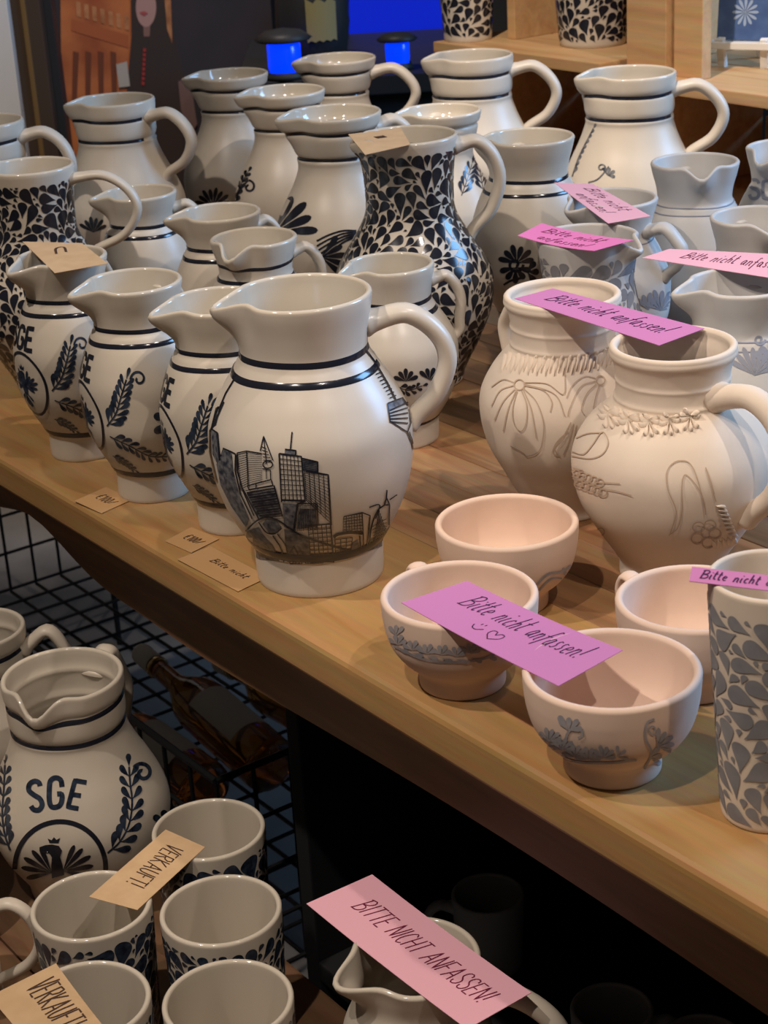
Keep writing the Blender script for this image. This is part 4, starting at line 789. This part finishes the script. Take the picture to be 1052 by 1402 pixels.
# tower with antenna on the right shoulder
A = lambda x, y: (220+x/2.391, 340+y/2.391)
La = lambda pts, w=1.6, c=False: ds.ribbon([A(*p) for p in pts], w, curve=c)
La([(672, 335), (700, 372), (740, 440), (768, 496)], 2.2)
for k in range(9): x = 706+k*6.6; y = 398+k*11; La([(x-10, y+5), (x+10, y-4)], 1.6)
dw.poly([A(*p) for p in [(742, 508), (790, 490), (800, 512), (748, 528)]]); La([(742, 508), (790, 490), (812, 520), (818, 570), (806, 602), (750, 566), (742, 508)], 1.8)
for k in range(5): La([(748, 532+k*9), (808, 505+k*17)], 2.0)
La([(806, 602), (822, 640), (830, 690)], 1.6); La([(812, 600), (826, 650), (822, 720), (800, 800), (780, 850)], 1.4, True)
La([(242, 430), (215, 475), (196, 520), (190, 520), (165, 600)], 1.8)
ds.build('painted_skyline', q.root, 'paint', f1)['kind'] = 'stuff'; dw.build('painted_shading', q.root, 'wash', f0)['kind'] = 'stuff'
# ================================================================== cards
def card(name, label, cs, zs, m, parent_cat='card', bow=.0, texts=(), ink='ink', group=None, th=.0004):
    """cs: 4 pixels (text origin corner, end of text line, far corner, top of text start); zs: heights of those corners"""
    P = [onz(*c, z) for c, z in zip(cs, zs)]; c0 = sum(P)/4; o = empty(name, c0, label, 'card', group)
    U = np.linalg.norm(P[1]-P[0]); W_ = np.linalg.norm(P[3]-P[0])
    nrm = np.cross(P[1]-P[0], P[3]-P[0]); nrm /= np.linalg.norm(nrm); nrm = nrm*(1 if nrm[2] > 0 else -1)
    def g(u, v, off=0):
        u, v = np.asarray(u, float), np.asarray(v, float); b = bow*(4*(u-.5)**2)
        X = (1-u)[..., None]*(1-v)[..., None]*P[0]+u[..., None]*(1-v)[..., None]*P[1]+u[..., None]*v[..., None]*P[2]+(1-u)[..., None]*v[..., None]*P[3]
        return X-c0+np.array([0, 0, 1.0])*b[..., None]+nrm*off
    n = 14; uu, vv = np.meshgrid(np.linspace(0, 1, n+1), np.linspace(0, 1, 5), indexing='ij'); A_ = g(uu, vv, th/2).reshape(-1, 3); B_ = g(uu, vv, -th/2).reshape(-1, 3); K = len(A_)
    V = np.vstack([A_, B_]); Fc = []; I = lambda i, j: i*5+j
    for i in range(n):
        for j in range(4): q4 = (I(i, j), I(i+1, j), I(i+1, j+1), I(i, j+1)); Fc.append(q4); Fc.append(tuple(K+x for x in q4[::-1]))
    bd = [I(i, 0) for i in range(n+1)]+[I(n, j) for j in range(1, 5)]+[I(i, 4) for i in range(n-1, -1, -1)]+[I(0, j) for j in range(3, 0, -1)]
    for a, b in zip(bd, bd[1:]+bd[:1]): Fc.append((b, a, K+a, K+b))
    pydata('paper', V, Fc, M[m], o)
    d = Dec(.002)
    for t in texts:
        if callable(t): t(d, U, W_)
        else:
            s_, x, y, h, w_, x1, sl, jt = t; nat = sum(.5 if c == ' ' else GL[c][0]+.2 for c in s_)*h*W_
            d.text(s_, x*U, y*W_, h*W_, w_, (x1-x)*U/nat, sl, jt)
    if d.V: d.build('handwriting', o, ink, lambda V: g(np.array(V)[:, 0]/U, np.array(V)[:, 1]/W_, .0004))
    return o
def heart(d, U, W):
    x, y, s = .50*U, .17*W, .11*W
    d.ribbon([(x, y), (x-s, y+s*.9), (x-s*.9, y+s*1.7), (x-s*.3, y+s*1.7), (x, y+s*1.1), (x+s*.4, y+s*1.7), (x+s*1.0, y+s*1.6), (x+s*1.0, y+s*.8), (x, y)], .0007, curve=True)
    d.ribbon([(.36*U, y+s*1.2), (.375*U, y+s*.6), (.40*U, y+s*.5), (.425*U, y+s*1.1)], .0007, curve=True); d.ribbon([(.385*U, y+s*1.6), (.387*U, y+s*1.9)], .0007); d.ribbon([(.405*U, y+s*1.7), (.407*U, y+s*2.0)], .0007)
zr = lambda k: POT[k].loc[2]+POT[k].H+POT[k].R*.02
def rimz(k): q = POT[k]; return q.loc[2]+q.H+.0024
a, b = rimz('b2'), rimz('b3')
card('note_card', 'pink card with handwriting and heart bridging the two clay cups', [(550, 828), (765, 942), (853, 893), (640, 798)], (a, b, b, a), 'pink', texts=[('Bitte nicht anfassen!', .16, .52, .34, .0009, .90, .3, .04), heart], bow=.0012)
a, b = rimz('W'), rimz('X')
card('note_card', 'pink card with handwriting bridging the two raw clay jugs', [(705, 409), (903, 473), (965, 450), (757, 395)], (a+.001, b+.0005, b+.0005, a+.001), 'pink', texts=[('Bitte nicht anfassen!', .12, .38, .42, .0010, .90, .3, .05)])
a = rimz('T'); card('note_card', 'pale pink handwritten card on the pale jug with ear handle', [(759, 250), (833, 306), (891, 296), (812, 252)], (a, a, a, a), 'pinkpale', texts=[('Bitte nicht', .16, .55, .30, .0009, .80, .3, .05), ('anfassen!', .30, .16, .28, .0009, .80, .3, .05)])
a = rimz('U'); card('note_card', 'hot pink handwritten card on the squat petal jug', [(709, 326), (814, 347), (868, 332), (742, 309)], (a, a, a, a), 'pinkhot', texts=[('Bitte nicht', .14, .55, .30, .0009, .80, .3, .05), ('anfassen!', .20, .14, .28, .0009, .80, .3, .05)], ink='inkred', bow=.002)
a = rimz('V'); card('note_card', 'long pale pink handwritten card across the flowered pale jug', [(880, 353), (1090, 386), (1100, 350), (917, 341)], (a, a, a, a), 'pinkpale', texts=[('Bitte nicht anfassen!', .2, .36, .42, .0009, .92, .3, .05)], ink='inkred')
qv = POT['V']; a = qv.loc[2]+qv.H*.82
card('note_card', 'small pale pink card leaning against the neck of the flowered pale jug', [(1014, 425), (1066, 430), (1090, 410), (1040, 407)], (a, a, a+.004, a+.004), 'pinkpale', texts=[('Bitte', .3, .4, .35, .0009, .8, .3, .0)], ink='inkred')
a = rimz('Z'); card('note_card', 'lilac pink handwritten card on the grey petal tumbler', [(944, 796), (1128, 818), (1132, 797), (948, 776)], (a, a, a+.003, a+.003), 'pink', texts=[('Bitte nicht anfassen!', .08, .28, .55, .0008, .94, .3, .03)])
a = rimz('A1'); card('kraft_card', 'blank looking kraft card with faint mark on the SGE jug', [(75, 374), (31, 331), (112, 333), (148, 361)], (a, a, a, a), 'kraft', texts=[lambda d, U, W: d.ribbon([(.55*U, .35*W), (.75*U, .45*W), (.80*U, .6*W), (.6*U, .55*W)], .002, curve=True)], ink='inkbrown')
a = rimz('N'); card('kraft_card', 'kraft card with a brown mark on the tall leaf jug', [(477, 184), (500, 212), (562, 198), (549, 175)], (a, a, a, a), 'kraft', texts=[lambda d, U, W: [d.ribbon([(.3*U, (.42+.05*k)*W), (.42*U, (.48+.05*k)*W)], .002) for k in range(4)]], ink='inkbrown')
a, b = rimz('c1'), rimz('c2'); card('kraft_card', 'kraft card reading VERKAUFT bridging two leaf cups', [(227, 1136), (122, 1228), (188, 1246), (281, 1160)], (a+.0005, b, b, a+.0005), 'kraft', texts=[('VERKAUFT!', .14, .32, .40, .0011, .74, .12, .03)], ink='inkbrown')
a = rimz('c4'); card('kraft_card', 'kraft card reading VERKAUFT lying over the near leaf cup', [(-14, 1366), (60, 1452), (146, 1412), (77, 1321)], (a+.001, a, a, a+.001), 'kraft', texts=[('VERKAUFT!', .12, .44, .42, .0013, .80, .12, .04)], ink='inkbrown', bow=.001)
a = rimz('milk'); card('note_card', 'pale pink card reading BITTE NICHT ANFASSEN on the milk jug', [(420, 1240), (640, 1412), (728, 1362), (510, 1200)], (a, a, a, a), 'pinkpale', texts=[('BITTE NICHT ANFASSEN!', .13, .40, .30, .0010, .92, .35, .03)], ink='inkred', bow=.0015)
z = TZ+.0006
card('price_slip', 'kraft slip lying half under the skyline jug shadow at the table edge', [(243, 766), (326, 810), (368, 790), (288, 748)], (z,)*4, 'slip', texts=[('Bitte nicht', .28, .5, .2, .0008, .85, .3, .03)], ink='inkbrown')
card('price_slip', 'kraft price slip reading 100 euros at the table edge before the crest jugs', [(102, 686), (139, 703), (181, 684), (145, 667)], (z,)*4, 'slip', texts=[('€100/', .25, .42, .30, .0009, .85, .2, .03)], ink='inkbrown')
card('price_slip', 'kraft price slip half shaded between crest jug and skyline jug', [(226, 741), (262, 757), (300, 738), (262, 722)], (z,)*4, 'slip', texts=[('€100/', .25, .40, .30, .0009, .85, .2, .03)], ink='inkbrown')
